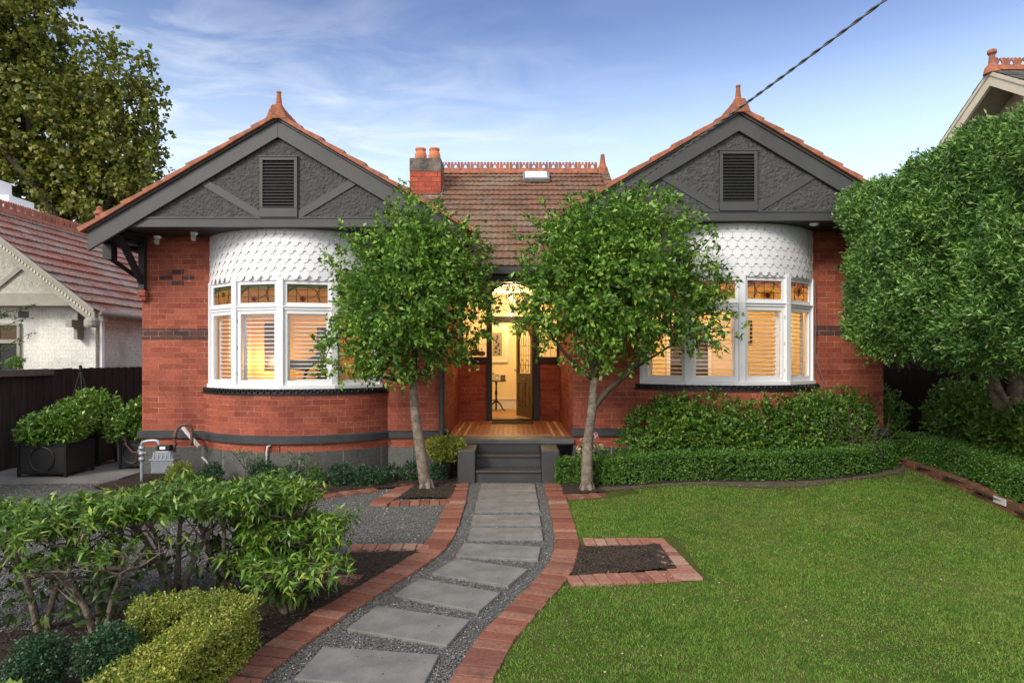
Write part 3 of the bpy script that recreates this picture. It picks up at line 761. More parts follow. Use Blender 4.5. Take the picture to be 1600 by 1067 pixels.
tr = MB(); tr.box(-.53, 9.29, .136, .43, 9.66, .172); tr.box(-.53, 9.63, .311, .43, 9.97, .347); tr.split('tread', M['step'], so_, bevel=.008)
ck = MB(); 
for (x0, x1) in ((-.79, -.532), (.432, .69)): ck.box(x0, 9.26, -.1, x1, 9.94, .475)
ck.split('step_cheek', M['step'], house, bevel=.02)
# downpipe beside porch
dp = MB(); dp.tube([(-1.09, 9.93, 3.15), (-1.09, 9.93, .35)], .042, 10)
for z in (.75, 1.9, 2.8): dp.tube([(-1.09, 9.93, z-.02), (-1.09, 9.93, z+.02)], .052, 10)
dp.build('downpipe', M['charcoal'], house, smooth=False)
# air brick + pipe on left bay
ab = MB(); a = R(-3); c = Vector(arc(CXL, YC, RB+.09, a, 0)); o_ = Vector((math.sin(a), -math.cos(a), 0)); t_ = Vector((math.cos(a), math.sin(a), 0))
for i in range(4):
    for j in range(6):
        q = c+t_*(-.09+.036*j)+Vector((0, 0, .45+.032*i)); ab.bar(q-o_*.001, q+o_*.012, .012, .012)
for k in range(7): q = c+t_*(-.108+.036*k); ab.bar(q+Vector((0, 0, .43)), q+Vector((0, 0, .57)), .012, .02, o_)
for i in range(5): q = c+Vector((0, 0, .435+.033*i)); ab.bar(q-t_*.11, q+t_*.11, .02, .012)
ab.build('air_brick', M['brick'], house)
vp = MB(); q = c+o_*.05-t_*.05; vp.tube([q+Vector((0, 0, .0)), q+Vector((0, 0, .46)), q+Vector((.01, 0, .53)), q+Vector((.05, .03, .545))], .016, 8); vp.build('overflow_pipe', M['pvc'], house, smooth=True)
# loose cable by right bay
lc = MB(); lc.tube([(4.71, 9.95, 3.0), (4.72, 9.94, 2.3), (4.70, 9.93, 1.9), (4.78, 9.93, 1.6), (4.86, 9.94, 1.4), (4.88, 9.95, 1.2)], .007, 6); lc.build('wall_cable', M['cable'], house)

# ---- door wall
df = MB(); YD = 13.0
for x in (-.46, .50): df.box(x-.055, YD-.05, .54, x+.055, YD+.15, 3.34)
df.box(-.405, YD-.05, 2.53, .445, YD+.15, 2.65); df.box(-.405, YD-.07, 2.60, .445, YD-.0501, 2.63)
df.box(-.405, YD-.05, 3.30, .445, YD+.15, 3.34)
df.box(-.405, YD-.03, .54, .445, YD+.15, .565)
df.box(-1.05, YD-.06, 1.72, -.515, YD+.15, 1.83); df.box(.555, YD-.06, 1.72, .96, YD+.15, 1.83)
df.box(-1.05, YD-.03, 1.83, -1.0, YD+.1, 3.34); df.box(.91, YD-.03, 1.83, .96, YD+.1, 3.34)
def arch_fill(x0, x1, zs, zt, n=10):
    cx = (x0+x1)/2; rx = (x1-x0)/2
    pts = [(x0, YD-.02, zs)]+[(cx-rx*math.cos(PI*k/n), YD-.02, zs+(zt-zs-.03)*math.sin(PI*k/n)) for k in range(1, n)]+[(x1, YD-.02, zs)]
    for k in range(n):
        p, q = pts[k], pts[k+1]; df.prism([p, q, (q[0], q[1], zt), (p[0], p[1], zt)], (0, .08, 0))
arch_fill(-.405, .445, 3.08, 3.33); arch_fill(-1.0, -.515, 2.7, 3.1); arch_fill(.555, .91, 2.7, 3.1)
df.box(-1.0, YD-.02, 3.1, -.515, YD+.1, 3.34); df.box(.555, YD-.02, 3.1, .91, YD+.1, 3.34)
dfo = df.build('door_frame', M['timber'], house)
def lead_panel(x0, x1, z0, z1, name):
    g = MB(); g.box(x0, YD+.03, z0, x1, YD+.036, z1); g.build(name, M['glass'], dfo)
    l = MB(); w = x1-x0; h = z1-z0
    for u in (.33, .66): l.tube([(x0+w*u, YD+.02, z0), (x0+w*u, YD+.02, z1)], .005, 4)
    for v in (.2, .4, .6, .8): l.tube([(x0, YD+.02, z0+h*v), (x1, YD+.02, z0+h*v)], .005, 4)
    c = ((x0+x1)/2, z0+h*.5); l.tube([(c[0]+w*.3*math.cos(t), YD+.018, c[1]+w*.3*math.sin(t)) for t in [2*PI*k/12 for k in range(13)]], .006, 4, False)
    l.build('leading', M['black'], dfo)
lead_panel(-1.0, -.515, 1.83, 3.1, 'sidelight'); lead_panel(.555, .91, 1.83, 3.1, 'sidelight'); lead_panel(-.405, .445, 2.65, 3.3, 'fanlight')
fl = MB()
for (x, z, r) in ((-.76, 1.92, .10), (-.62, 1.9, .08), (-.9, 1.9, .09), (-.30, 2.83, .05), (-.24, 2.92, .05), (-.27, 2.75, .03)):
    fl.prism([(x+r*math.cos(t), YD+.022, z+r*.7*math.sin(t)) for t in [2*PI*k/9 for k in range(9)]], (0, .004, 0))
fl.build('glass_flower', M['lip'], dfo)
# door leaf, hinged on the right, opened inwards
H = Vector((.435, YD+.12, 0)); E = Vector((.11, 13.90, 0)); dd = (E-H).normalized(); nn = Vector((-dd.y, dd.x, 0))
TD = Matrix(((dd.x, nn.x, 0, H.x), (dd.y, nn.y, 0, H.y), (0, 0, 1, .565), (0, 0, 0, 1)))
W_ = .84; HD = 1.955
dl = MB(); q = .02
dl.lbox(TD, 0, -q, 0, .11, q, HD); dl.lbox(TD, W_-.11, -q, 0, W_, q, HD); dl.lbox(TD, .11, -q, 0, W_-.11, q, .22); dl.lbox(TD, .11, -q, .72, W_-.11, q, .92)
dl.lbox(TD, .11, -q, 1.86, W_-.11, q, HD); dl.lbox(TD, W_/2-.04, -q, .22, W_/2+.04, q, .72)
dl.lbox(TD, .11, -.008, .22, W_/2-.04, .008, .72); dl.lbox(TD, W_/2+.04, -.008, .22, W_-.11, .008, .72)
for (a, b) in ((.15, W_/2-.08), (W_/2+.08, W_-.15)): dl.lbox(TD, a, -.018, .27, b, .018, .67)
n = 8; gx0, gx1 = .11, W_-.11
for k in range(n):
    a0, a1 = PI*k/n, PI*(k+1)/n; cxx = (gx0+gx1)/2; rx = (gx1-gx0)/2
    x0, x1 = cxx-rx*math.cos(a0), cxx-rx*math.cos(a1); z0, z1 = 1.6+.25*math.sin(a0), 1.6+.25*math.sin(a1)
    dl.prism([TD @ Vector(p) for p in ((x0, -q, z0), (x1, -q, z1), (x1, -q, 1.86), (x0, -q, 1.86))], TD.to_3x3() @ Vector((0, 2*q, 0)))
dlo = dl.build('front_door', M['doorwood'], house)
dg = MB(); dg.lbox(TD, gx0, -.003, .92, gx1, .003, 1.86); dg.build('pane', M['glass'], dlo)
ll = MB()
for u in (.2, .4, .6, .8): ll.tube([TD @ Vector((gx0+(gx1-gx0)*u, .008, .92)), TD @ Vector((gx0+(gx1-gx0)*u, .008, 1.8))], .005, 4)
for v in (1.1, 1.3, 1.5): ll.tube([TD @ Vector((gx0, .008, v)), TD @ Vector((gx1, .008, v))], .005, 4)
for (u, v) in ((.3, 1.08), (.55, 1.08), (.42, 1.62)): ll.tube([TD @ Vector((u+.08*math.cos(t), .009, v+.13*math.sin(t))) for t in [2*PI*k/12 for k in range(13)]], .006, 4, False)
ll.build('leading', M['black'], dlo)
hn = MB(); hn.tube([TD @ Vector((W_-.055, .02, .98)), TD @ Vector((W_-.055, .06, .98)), TD @ Vector((W_-.055, .075, .98))], [.01, .012, .028], 10); hn.tube([TD @ Vector((W_/2-.1, .03, .80)), TD @ Vector((W_/2+.1, .03, .80))], .014, 8); hn.build('handle', M['lead'], dlo)

# ---- interiors (rooms)
def room(x0, y0, x1, y1, z0, z1, mat, fmat, name):
    r_ = MB(); r_.face([(x0, y1, z0), (x1, y1, z0), (x1, y1, z1), (x0, y1, z1)]); r_.face([(x0, y0, z0), (x0, y1, z0), (x0, y1, z1), (x0, y0, z1)])
    r_.face([(x1, y1, z0), (x1, y0, z0), (x1, y0, z1), (x1, y1, z1)]); r_.face([(x0, y0, z1), (x1, y0, z1), (x1, y1, z1), (x0, y1, z1)])
    r_.build(name, mat, house)
    f_ = MB(); f_.box(x0, y0, z0-.02, x1, y1, z0); f_.build('interior_floor', fmat, house)
room(XL+T+.01, YF+T, -1.31, 13.6, .54, 3.66, M['wall_gold'], M['wood_in'], 'interior_wall')
room(1.22, YF+T, XR-T-.01, 13.6, .54, 3.7, M['wall_in'], M['wood_in'], 'interior_wall')
room(-1.25, 13.26, 1.18, 16.0, .54, 3.34, M['wall_hall'], M['wood_in'], 'interior_wall')
for cx in (CXL, CXR):
    f_ = MB(); f_.prism([arc(cx, YC, RB-.11, -AB+2*AB*i/16, 1.2) for i in range(17)], (0, 0, .02)); f_.build('window_seat', M['white'], house)
    f_ = MB(); f_.prism([arc(cx, YC, RB-.11, -AB+2*AB*i/16, 3.6) for i in range(17)], (0, 0, .02)); f_.build('bay_ceiling', M['wall_in'], house)
skb = MB(); skb.box(-1.25, 15.96, .54, 1.18, 15.998, .78); skb.box(-1.24, 15.94, .78, 1.17, 15.998, .80); skb.build('skirting', M['white'], house)
# dark doorway seen through the right bay
dw = MB(); dw.box(3.35, 13.55, .54, 4.15, 13.59, 2.5); dw.build('inner_door', M['furn'], house)
dw = MB(); dw.box(3.27, 13.54, .54, 3.35, 13.597, 2.58); dw.box(4.15, 13.54, .54, 4.23, 13.597, 2.58); dw.box(3.27, 13.54, 2.5, 4.23, 13.597, 2.585); dw.build('architrave', M['white'], house)

def plight(name, loc, e, col=(1, .71, .36), r=.12):
    l = bpy.data.lights.new(name, 'POINT'); l.energy = e; l.color = col; l.shadow_soft_size = r
    o = bpy.data.objects.new(name, l); COL.objects.link(o); o.location = loc; return o
LI = dict(room=100, hall=42, porch=32)
for x in (-3.4, 3.4):
    o = plight('ceiling_light', (x, 11.9, 3.35), LI['room']*(.36 if x < 0 else .80))
plight('hall_light', (0, 14.8, 3.1), LI['hall'], (1, .72, .38)); plight('lantern_light', (-.02, 11.5, 2.80), LI['porch'], (1, .62, .28), .05)
# lantern
la = empty('lantern', (-.02, 11.5, 2.72), 'black wrought iron lantern with a lit bulb hanging in the porch', 'lantern')
b = MB(); c = Vector((-.02, 11.5, 0))
for k in range(6):
    a = 2*PI*k/6; a2 = a+PI/3
    p = c+Vector((.06*math.cos(a), .06*math.sin(a), 2.76)); p2 = c+Vector((.09*math.cos(a), .09*math.sin(a), 3.02)); b.tube([p, p2], .006, 5)
    r2 = c+Vector((.09*math.cos(a2), .09*math.sin(a2), 3.02)); r1 = c+Vector((.06*math.cos(a2), .06*math.sin(a2), 2.76)); b.tube([p, r1], .006, 5); b.tube([p2, r2], .007, 5)
    b.tube([p2, c+Vector((.13*math.cos(a), .13*math.sin(a), 3.05)), c+Vector((.12*math.cos(a), .12*math.sin(a), 3.09))], .006, 5); b.tube([p2, c+Vector((.03*math.cos(a), .03*math.sin(a), 3.14))], .006, 5)
b.tube([c+Vector((0, 0, 3.12)), c+Vector((0, 0, 3.34))], .007, 6); b.tube([c+Vector((0, 0, 2.76)), c+Vector((0, 0, 2.68))], [.03, .005], 6); b.build('lantern_frame', M['black'], la)
b = MB(); b.lathe((c.x, c.y, 2.83), [(.012, 0), (.028, .03), (.034, .08), (.02, .13), (.004, .15)], 10); b.build('bulb', M['bulb'], la, smooth=True)

# doormat
dm = MB(); dm.box(-.40, 12.35, .5425, .42, 12.85, .556); o = dm.build('doormat', M['mat'], None, (0, 12.6, .542), bevel=.004); tag(o, 'brown coir doormat lying on the tiled porch at the front door', 'doormat')
# hall furniture
ht = empty('hall_table', (-.38, 15.4, .54), 'small dark pedestal table standing in the lit hall', 'table')
b = MB(); b.lathe((-.38, 15.4, 1.245), [(.24, 0), (.25, .012), (.24, .025)], 20); b.build('tabletop', M['furn'], ht)
b = MB(); b.lathe((-.38, 15.4, .74), [(.05, 0), (.03, .05), (.02, .15), (.035, .22), (.02, .3), (.018, .42), (.035, .505)], 10); b.build('pedestal', M['furn'], ht, smooth=True)
for a in (-.5, 1.6, 3.7):
    b = MB(); u = Vector((math.cos(a), math.sin(a), 0)); c = Vector((-.38, 15.4, 0)); b.tube([c+u*.02+Vector((0, 0, .78)), c+u*.12+Vector((0, 0, .70)), c+u*.18+Vector((0, 0, .59)), c+u*.24+Vector((0, 0, .56))], [.025, .022, .018, .02], 6); b.build('leg', M['furn'], ht)
for i, (x, y, h, w, lab) in enumerate(((-.49, 15.35, .19, .13, 'tallest photo frame, leftmost on the hall table'), (-.36, 15.33, .15, .11, 'middle photo frame on the hall table'), (-.22, 15.38, .13, .12, 'small dark photo frame, rightmost on the hall table'))):
    f = empty('photo_frame', (x, y, 1.27), lab, 'photo frame', 'photo frames on the hall table')
    b = MB(); b.hexa([(x-w/2, y, 1.271), (x+w/2, y, 1.271), (x+w/2, y+.02, 1.271), (x-w/2, y+.02, 1.271), (x-w/2, y+.05, 1.27+h), (x+w/2, y+.05, 1.27+h), (x+w/2, y+.07, 1.27+h), (x-w/2, y+.07, 1.27+h)]); b.build('frame', M['furn' if i == 2 else 'lead'], f)
    b = MB(); q = .018; b.face([(x-w/2+q, y+.003, 1.28+q), (x+w/2-q, y+.003, 1.28+q), (x+w/2-q, y+.044, 1.262+h-q), (x-w/2+q, y+.044, 1.262+h-q)]); b.build('photo', M['cream' if i < 2 else 'rust'], f)
pc_ = empty('framed_picture', (-.36, 15.98, 1.8), 'tall botanical print in a pale frame on the hall wall', 'picture')
b = MB(); b.box(-.62, 15.95, 1.70, -.10, 15.99, 2.62); b.build('frame', M['white'], pc_, bevel=.01)
b = MB(); b.box(-.55, 15.945, 1.78, -.17, 15.9495, 2.54); b.build('mount', M['wall_hall'], pc_)
b = MB(); b.box(-.48, 15.94, 1.86, -.25, 15.9445, 2.44); bo = b.build('print', M['trimw'], pc_)
b = MB()
for k in range(12):
    r_ = random.Random(k); x, z = -.365+r_.uniform(-.06, .06)*(1 if k > 5 else 1), 1.92+k*.04; b.prism([(x+.025*math.cos(t), 15.937, z+.025*math.sin(t)) for t in [2*PI*j/7 for j in range(7)]], (0, .002, 0))
b.build('printed_flower', M['furn'], bo)
# pictures and things in the front rooms
def picture(x, y, z, w, h, lab, mat='cream', side=False):
    p = empty('framed_picture', (x, y, z), lab, 'picture')
    b = MB(); b.box(x-w/2, y-.03, z, x+w/2, y-.002, z+h); b.build('frame', M['furn'], p)
    b = MB(); b.box(x-w/2+.05, y-.034, z+.05, x+w/2-.05, y-.0305, z+h-.05); b.build('print', M[mat], p)
picture(-5.0, 13.6, 1.55, .5, 1.0, 'dark framed picture on the yellow wall behind the left bay window', 'furn')
picture(4.88, 13.6, 2.1, .42, .5, 'small framed picture on the yellow wall behind the right bay window')
def curtain(x, z0, z1, w, lab, y=13.45):
    b = MB(); n = 16
    for i in range(n):
        x0, x1 = x+w*i/n, x+w*(i+1)/n; y0, y1 = y+.03*math.sin(i*1.9), y+.03*math.sin((i+1)*1.9); b.face([(x0, y0, z0), (x1, y1, z0), (x1, y1, z1), (x0, y0, z1)])
    o = b.build('curtain', M['wall_in'] if False else M['doorwood'], None, (x, y, z0)); tag(o, lab, 'curtain')
curtain(-4.10, .6, 2.45, .35, 'brown curtain hanging in the room behind the left bay window')
tl = empty('table_lamp', (-5.2, 11.6, .95), 'glowing table lamp in the room behind the left bay window', 'lamp')
b = MB(); b.lathe((-5.2, 11.6, .95), [(.08, 0), (.05, .03), (.03, .1), (.05, .2), (.015, .3)], 12); b.build('lamp_base', M['furn'], tl)
b = MB(); b.lathe((-5.2, 11.6, 1.22), [(.14, 0), (.085, .2)], 16); b.build('lamp_shade', M['shade'], tl, smooth=True)
plight('wall_glow_light', (-5.13, 13.3, 1.72), 13, (1, .7, .35), .1)  # bare point light added by the back wall for its glow, apart from the lamp
sb = empty('sideboard', (-5.15, 11.6, .54), 'low dark sideboard carrying the lamp in the left room', 'cabinet'); b = MB(); b.box(-5.45, 11.35, .62, -4.85, 11.9, .95); b.build('cabinet_body', M['furn'], sb); b = MB()
for x in (-5.4, -4.9):
    for y in (11.4, 11.85): b.box(x-.03, y-.03, .54, x+.03, y+.03, .62)
b.build('leg', M['furn'], sb)
rh = empty('rocking_horse', (-3.6, 11.2, 1.2), 'dark rocking horse figure behind the shutters of the left bay window', 'toy horse')
b = MB(); b.tube([(-3.95, 11.0, 1.66), (-3.75, 11.0, 1.70), (-3.55, 11.0, 1.68), (-3.40, 11.0, 1.76), (-3.30, 11.0, 1.88), (-3.20, 11.0, 1.86), (-3.13, 11.0, 1.80)], [.04, .09, .095, .075, .05, .05, .03], 10)
for x in (-3.9, -3.5): b.tube([(x, 10.96, 1.64), (x-.05, 10.93, 1.45), (x+.02, 10.9, 1.28)], [.035, .025, .02], 6)
b.build('body', M['furn'], rh, smooth=True); b = MB(); b.tube([(-4.15, 10.9, 1.34), (-3.9, 10.9, 1.27), (-3.6, 10.9, 1.25), (-3.3, 10.9, 1.27), (-3.05, 10.9, 1.34)], .02, 6); b.build('rocker', M['furn'], rh)
b = MB(); b.box(-4.1, 10.6, .54, -3.1, 11.3, 1.23); o = b.build('toy_chest', M['wood_in'], None, (-3.6, 11, .54), bevel=.01); tag(o, 'wooden chest under the rocking horse in the left room', 'chest')

# ---------------------------------------------------------------- foliage
def leaf_mesh(name, P, D, Ls, wr, mat, parent=None, origin=None, droop=.15, fold=.25, flat=.0):
    n = len(P); D = unit(D); rv = rng.normal(size=(n, 3)); rv[:, 2] += flat
    # leaf normal roughly up/random, side = D x normal
    side = unit(np.cross(D, rv)); nrm = unit(np.cross(side, D)); nrm *= np.sign(nrm[:, 2:3]+1e-9)
    L = Ls[:, None]; W = L*wr*.5
    c1 = P+D*L*.5+nrm*L*.04; tip = P+D*L-nrm*L*droop
    l = P+D*L*.45+side*W+nrm*W*fold; r = P+D*L*.45-side*W+nrm*W*fold
    V = np.stack([P, r, c1, l, tip], 1).reshape(-1, 3); b = np.arange(n)[:, None, None]*5
    F = (np.array([[0, 1, 2], [0, 2, 3], [1, 4, 2], [2, 4, 3]])[None]+b).reshape(-1, 3)
    return np_mesh(name, V, F, mat, parent, origin)

def sprays(C, D, nl, tl, spread=.9, up=.2):
    """leaves along short twigs from C in direction D"""
    n = len(C); D = unit(D); t = rng.uniform(.05, 1, size=(n, nl, 1))
    P = C[:, None]+D[:, None]*t*tl + rng.normal(scale=.1*tl, size=(n, nl, 3))
    d = D[:, None]*.8+rng.normal(size=(n, nl, 3))*spread+np.array([0, 0, up])
    return P.reshape(-1, 3), d.reshape(-1, 3)

def blob_points(blobs, n, inner=.45):
    """points spread in a union of ellipsoids (denser towards their shell), with outward directions"""
    w = np.array([b[3]*b[4]*b[5] for b in blobs])**(.8); w /= w.sum(); k = rng.choice(len(blobs), n, p=w); B = np.array(blobs)[k]
    u = unit(rng.normal(size=(n, 3))); r = (inner**3+(1-inner**3)*rng.random((n, 1)))**(1/3.)
    P = B[:, :3]+u*r*B[:, 3:6]; D = unit(u/B[:, 3:6]*B[:, 3:6].mean(1, keepdims=True)); return P, D

def twigs_mesh(name, segs, mat, parent, r=.004):
    mb = MB()
    for a, b in segs: mb.tube([a, b], [r*1.4, r*.6], 4, False)
    return mb.build(name, mat, parent)

def limb(mb, pts, r0, r1, n=9):
    # smooth catmull through points with taper
    P = [Vector(p) for p in pts]; out = []
    Q = [P[0]*2-P[1]]+P+[P[-1]*2-P[-2]]
    for i in range(1, len(Q)-2):
        for k in range(4):
            t = k/4; a, b, c, d = Q[i-1], Q[i], Q[i+1], Q[i+2]
            out.append(.5*((2*b)+(c-a)*t+(2*a-5*b+4*c-d)*t*t+(3*b-a-3*c+d)*t*t*t))
    out.append(P[-1]); m = len(out); mb.tube(out, [r0+(r1-r0)*i/(m-1) for i in range(m)], n)

def orn_tree(base, trunk, limbs, blobs, nspray, label, stray=[]):
    t = empty('ornamental_tree', base, label, 'tree', 'small round-crowned trees flanking the steps')
    mb = MB(); limb(mb, trunk, .085, .05, 10)
    b0 = Vector(trunk[0])
    for k in range(5):
        a = k*1.3; mb.tube([b0+Vector((.03*math.cos(a), .03*math.sin(a), .14)), b0+Vector((.09*math.cos(a), .09*math.sin(a), .03)), b0+Vector((.16*math.cos(a), .16*math.sin(a), -.03))], [.05, .035, .015], 6)
    mb.build('trunk', M['bark'], t, smooth=True)
    br_ = MB()
    for pts, r0 in limbs: limb(br_, pts, r0, r0*.3, 6)
    C, D = blob_points(blobs, nspray, .35)
    fld = np.array([mathutils.noise.noise(Vector(c)*2.6) for c in C]); C = C+D*np.clip(fld, -.3, .45)[:, None]*.26
    kp = fld > -.34; C, D = C[kp], D[kp]; nspray = len(C)
    top = Vector(trunk[-1]); ends = [Vector(p[0][-1]) for p in limbs]
    for i in range(0, nspray, max(1, nspray//110)):
        c = Vector(C[i]); e = min(ends+[Vector(p[0][len(p[0])//2]) for p in limbs], key=lambda q: (q-c).length); mid = (c+e)/2+Vector((random.uniform(-.08, .08), random.uniform(-.08, .08), -.06)); br_.tube([e, mid, c], [.012, .008, .003], 4, False)
    D = D+np.array([0, 0, .15])+rng.normal(size=D.shape)*.5
    P, d = sprays(C, D, 12, .20, .75, .05)
    # longer sprigs that break the outline
    k = rng.choice(len(C), 100); C2 = C[k]+D[k]*.05; D2 = unit(D[k]+np.array([0, 0, .5])+rng.normal(size=(100, 3))*.35); P2, d2 = sprays(C2, D2, 13, .30, .5, .1)
    for a, b in zip(C2, C2+D2*.36): br_.tube([a, b], [.004, .0015], 4, False)
    br_.build('branch', M['bark_dk'], t, smooth=True)
    P = np.r_[P, P2]; d = np.r_[d, d2]
    leaf_mesh('crown', P, d, rng.uniform(.048, .092, len(P)), .54, M['leaf_orn'], t, droop=.2, flat=1.2)
    return t
# left tree
def at(px, py, Y): return ((px-800)/1000*Y, Y, 1.8-(py-560)/1000*Y)
Y1 = 8.85
bl = []
for (px, py, rx, ry, yo) in ((640, 385, 62, 60, 0), (575, 430, 48, 52, -.1), (700, 410, 58, 60, .1), (610, 500, 72, 68, -.3), (700, 505, 55, 62, 0), (560, 545, 48, 42, -.1), (650, 555, 62, 42, -.25), (640, 450, 80, 80, .3), (640, 470, 75, 85, -.35), (735, 450, 30, 50, 0), (640, 325, 18, 20, 0)):
    x, y, z = at(px, py, Y1); s = Y1/1000; bl.append((x, y+yo, z, rx*s, min(rx, ry)*s*1.1, ry*s))
tb = at(666, 762, Y1)
orn_tree((tb[0], tb[1], 0), [(tb[0], Y1, -.02), at(655, 690, Y1), at(648, 640, Y1), at(645, 592, Y1)],
         [([at(645, 595, Y1), at(652, 540, Y1), at(665, 470, Y1+.2), at(675, 400, Y1+.2)], .04), ([at(645, 598, Y1), at(620, 570, Y1), at(590, 520, Y1-.2), at(570, 460, Y1-.2)], .035),
          ([at(645, 596, Y1), at(680, 560, Y1-.1), at(705, 520, Y1-.2), at(720, 450, Y1)], .032), ([at(648, 560, Y1), at(635, 500, Y1-.2), at(620, 420, Y1), at(615, 370, Y1)], .03), ([at(645, 598, Y1), at(600, 588, Y1-.1), at(560, 555, Y1-.2), at(530, 520, Y1-.2)], .03)],
         bl, 2350, 'round-crowned small tree with one slightly leaning trunk, left of the front steps')
Y2 = 8.7; bl = []
for (px, py, rx, ry, yo) in ((950, 350, 60, 45, 0), (885, 395, 55, 58, 0), (1020, 385, 58, 60, 0), (860, 470, 55, 55, -.1), (940, 450, 80, 75, -.3), (1020, 470, 72, 62, .0), (1085, 430, 48, 42, 0), (880, 520, 58, 42, -.1), (960, 520, 62, 45, -.2), (1060, 500, 50, 42, 0), (1100, 470, 38, 20, -.1), (1105, 515, 35, 12, -.1), (940, 420, 80, 90, .3), (995, 320, 22, 26, 0), (1120, 360, 14, 18, 0)):
    x, y, z = at(px, py, Y2); s = Y2/1000; bl.append((x, y+yo, z, rx*s, min(rx, ry)*s*1.2, ry*s))
tb = at(917, 768, Y2)
orn_tree((tb[0], tb[1], 0), [(tb[0], Y2, -.02), at(918, 700, Y2), at(925, 640, Y2), at(928, 590, Y2)],
         [([at(922, 645, Y2), at(950, 610, Y2), at(985, 580, Y2-.1), at(1010, 545, Y2-.1), at(1040, 500, Y2)], .045), ([at(928, 592, Y2), at(920, 540, Y2), at(900, 480, Y2), at(880, 420, Y2)], .04),
          ([at(928, 592, Y2), at(945, 530, Y2), at(950, 450, Y2+.1), at(955, 380, Y2)], .04), ([at(928, 595, Y2), at(895, 565, Y2-.1), at(865, 530, Y2-.1), at(845, 490, Y2)], .03), ([at(985, 580, Y2), at(1040, 545, Y2-.1), at(1085, 520, Y2-.1), at(1130, 512, Y2-.1)], .02), ([at(990, 560, Y2), at(1035, 450, Y2), at(1060, 400, Y2)], .028)],
         bl, 2700, 'wider open-crowned small tree with a low forked trunk, right of the front steps')

# big plane tree behind the neighbour
pt = empty('plane_tree', (-17.5, 26, 0), 'tall leafy green tree rising behind the white neighbouring house on the left', 'tree')
mb = MB(); Yp = 26
limb(mb, [(-17.5, Yp, -.2), (-17.4, Yp, 3), (-17.0, Yp, 6)], .45, .33, 10)
mb.build('trunk', M['bark'], pt, smooth=True)
mb = MB()
for pts, r0 in (([(-17, 26, 5.5), at(140, 260, 26), at(150, 160, 26), at(165, 90, 26)], .2), ([(-17, 26, 5.5), at(60, 260, 26), at(40, 120, 26), at(30, 0, 26)], .24), ([(-17, 26, 5.6), at(175, 300, 26), at(215, 290, 26), at(245, 270, 26)], .12), ([(-17, 26, 5.3), at(60, 300, 25), at(0, 230, 25), at(-60, 150, 25)], .2), ([(-17, 26, 6), at(110, 200, 27), at(100, 100, 27), at(80, 20, 27)], .18)): limb(mb, pts, r0, .04, 7)
bl = []
for (px, py, rx, ry, yo) in ((40, 40, 55, 60, 0), (-40, 60, 80, 90, 0), (20, 120, 75, 70, 1), (95, 130, 30, 30, 0), (60, 200, 80, 70, 0), (-50, 230, 90, 90, 0), (180, 115, 42, 45, 0), (200, 170, 36, 45, 0), (165, 210, 60, 60, .5), (190, 265, 42, 50, 0), (225, 290, 30, 28, 0), (120, 290, 70, 45, .5), (40, 290, 75, 50, 0), (245, 272, 12, 12, 0), (150, 320, 70, 30, 0), (60, -40, 35, 40, 0), (-60, -60, 100, 80, 0)):
    x, y, z = at(px, py, 26); s = .026; bl.append((x, y+yo, z, rx*s, rx*s*.8, ry*s))
C, D = blob_points(bl, 4200, .3)
for i in range(0, 4200, 35):
    c = Vector(C[i]); mb.tube([c, c+Vector((random.uniform(-.5, .5), random.uniform(-.5, .5), -1.1))], [.012, .03], 4, False)
mb.build('limb', M['bark_dk'], pt, smooth=True)
P, d = sprays(C, D+np.array([0, 0, .1]), 13, .75, .9, -.1)
leaf_mesh('crown', P, d, rng.uniform(.14, .25, len(P)), .85, M['leaf_plane'], pt, droop=.3, flat=.8)

# generic hedge: band along a ground path with rounded-box section
def hedge_samples(path, w, h, n, z0f, ends=True, lump=.03):
    P = np.array([(p[0], p[1]) for p in path], float); seg = np.linalg.norm(np.diff(P, axis=0), axis=1); cum = np.r_[0, np.cumsum(seg)]; tot = cum[-1]
    s = rng.uniform(0, tot, n); i = np.clip(np.searchsorted(cum, s)-1, 0, len(seg)-1); t = (s-cum[i])/seg[i]; c = P[i]+(P[i+1]-P[i])*t[:, None]
    d = unit(P[i+1]-P[i]); nn = np.stack([d[:, 1], -d[:, 0]], 1)
    per = rng.uniform(0, 2*h+w, n)
    off = np.where(per < h, -w/2, np.where(per < h+w, per-h-w/2, w/2)); z = np.where(per < h, per, np.where(per < h+w, h, 2*h+w-per))
    nx = np.where(per < h, -1., np.where(per < h+w, 0, 1.)); nz = np.where((per >= h) & (per < h+w), 1., 0.)
    lum = 1+lump/ w*2*np.sin(s*5+z*7)*np.cos(s*2.3)
    xy = c+nn*off[:, None]*lum[:, None]; zz = z0f(xy[:, 0], xy[:, 1])+z*(1+.02*np.sin(s*6))
    N3 = np.stack([nn[:, 0]*nx, nn[:, 1]*nx, nz], 1)
    if ends:
        m = n//14
        for (e, dd) in ((P[0], -unit((P[1]-P[0])[None])[0]), (P[-1], unit((P[-1]-P[-2])[None])[0])):
            q = rng.uniform(-w/2, w/2, m); zz2 = rng.uniform(0, h, m); pr = np.array([dd[1], -dd[0]])
            xy2 = e+pr*q[:, None]; xy = np.r_[xy, xy2]; zz = np.r_[zz, z0f(xy2[:, 0], xy2[:, 1])+zz2]; N3 = np.r_[N3, np.tile([dd[0], dd[1], 0], (m, 1))]
    return np.c_[xy, zz], N3
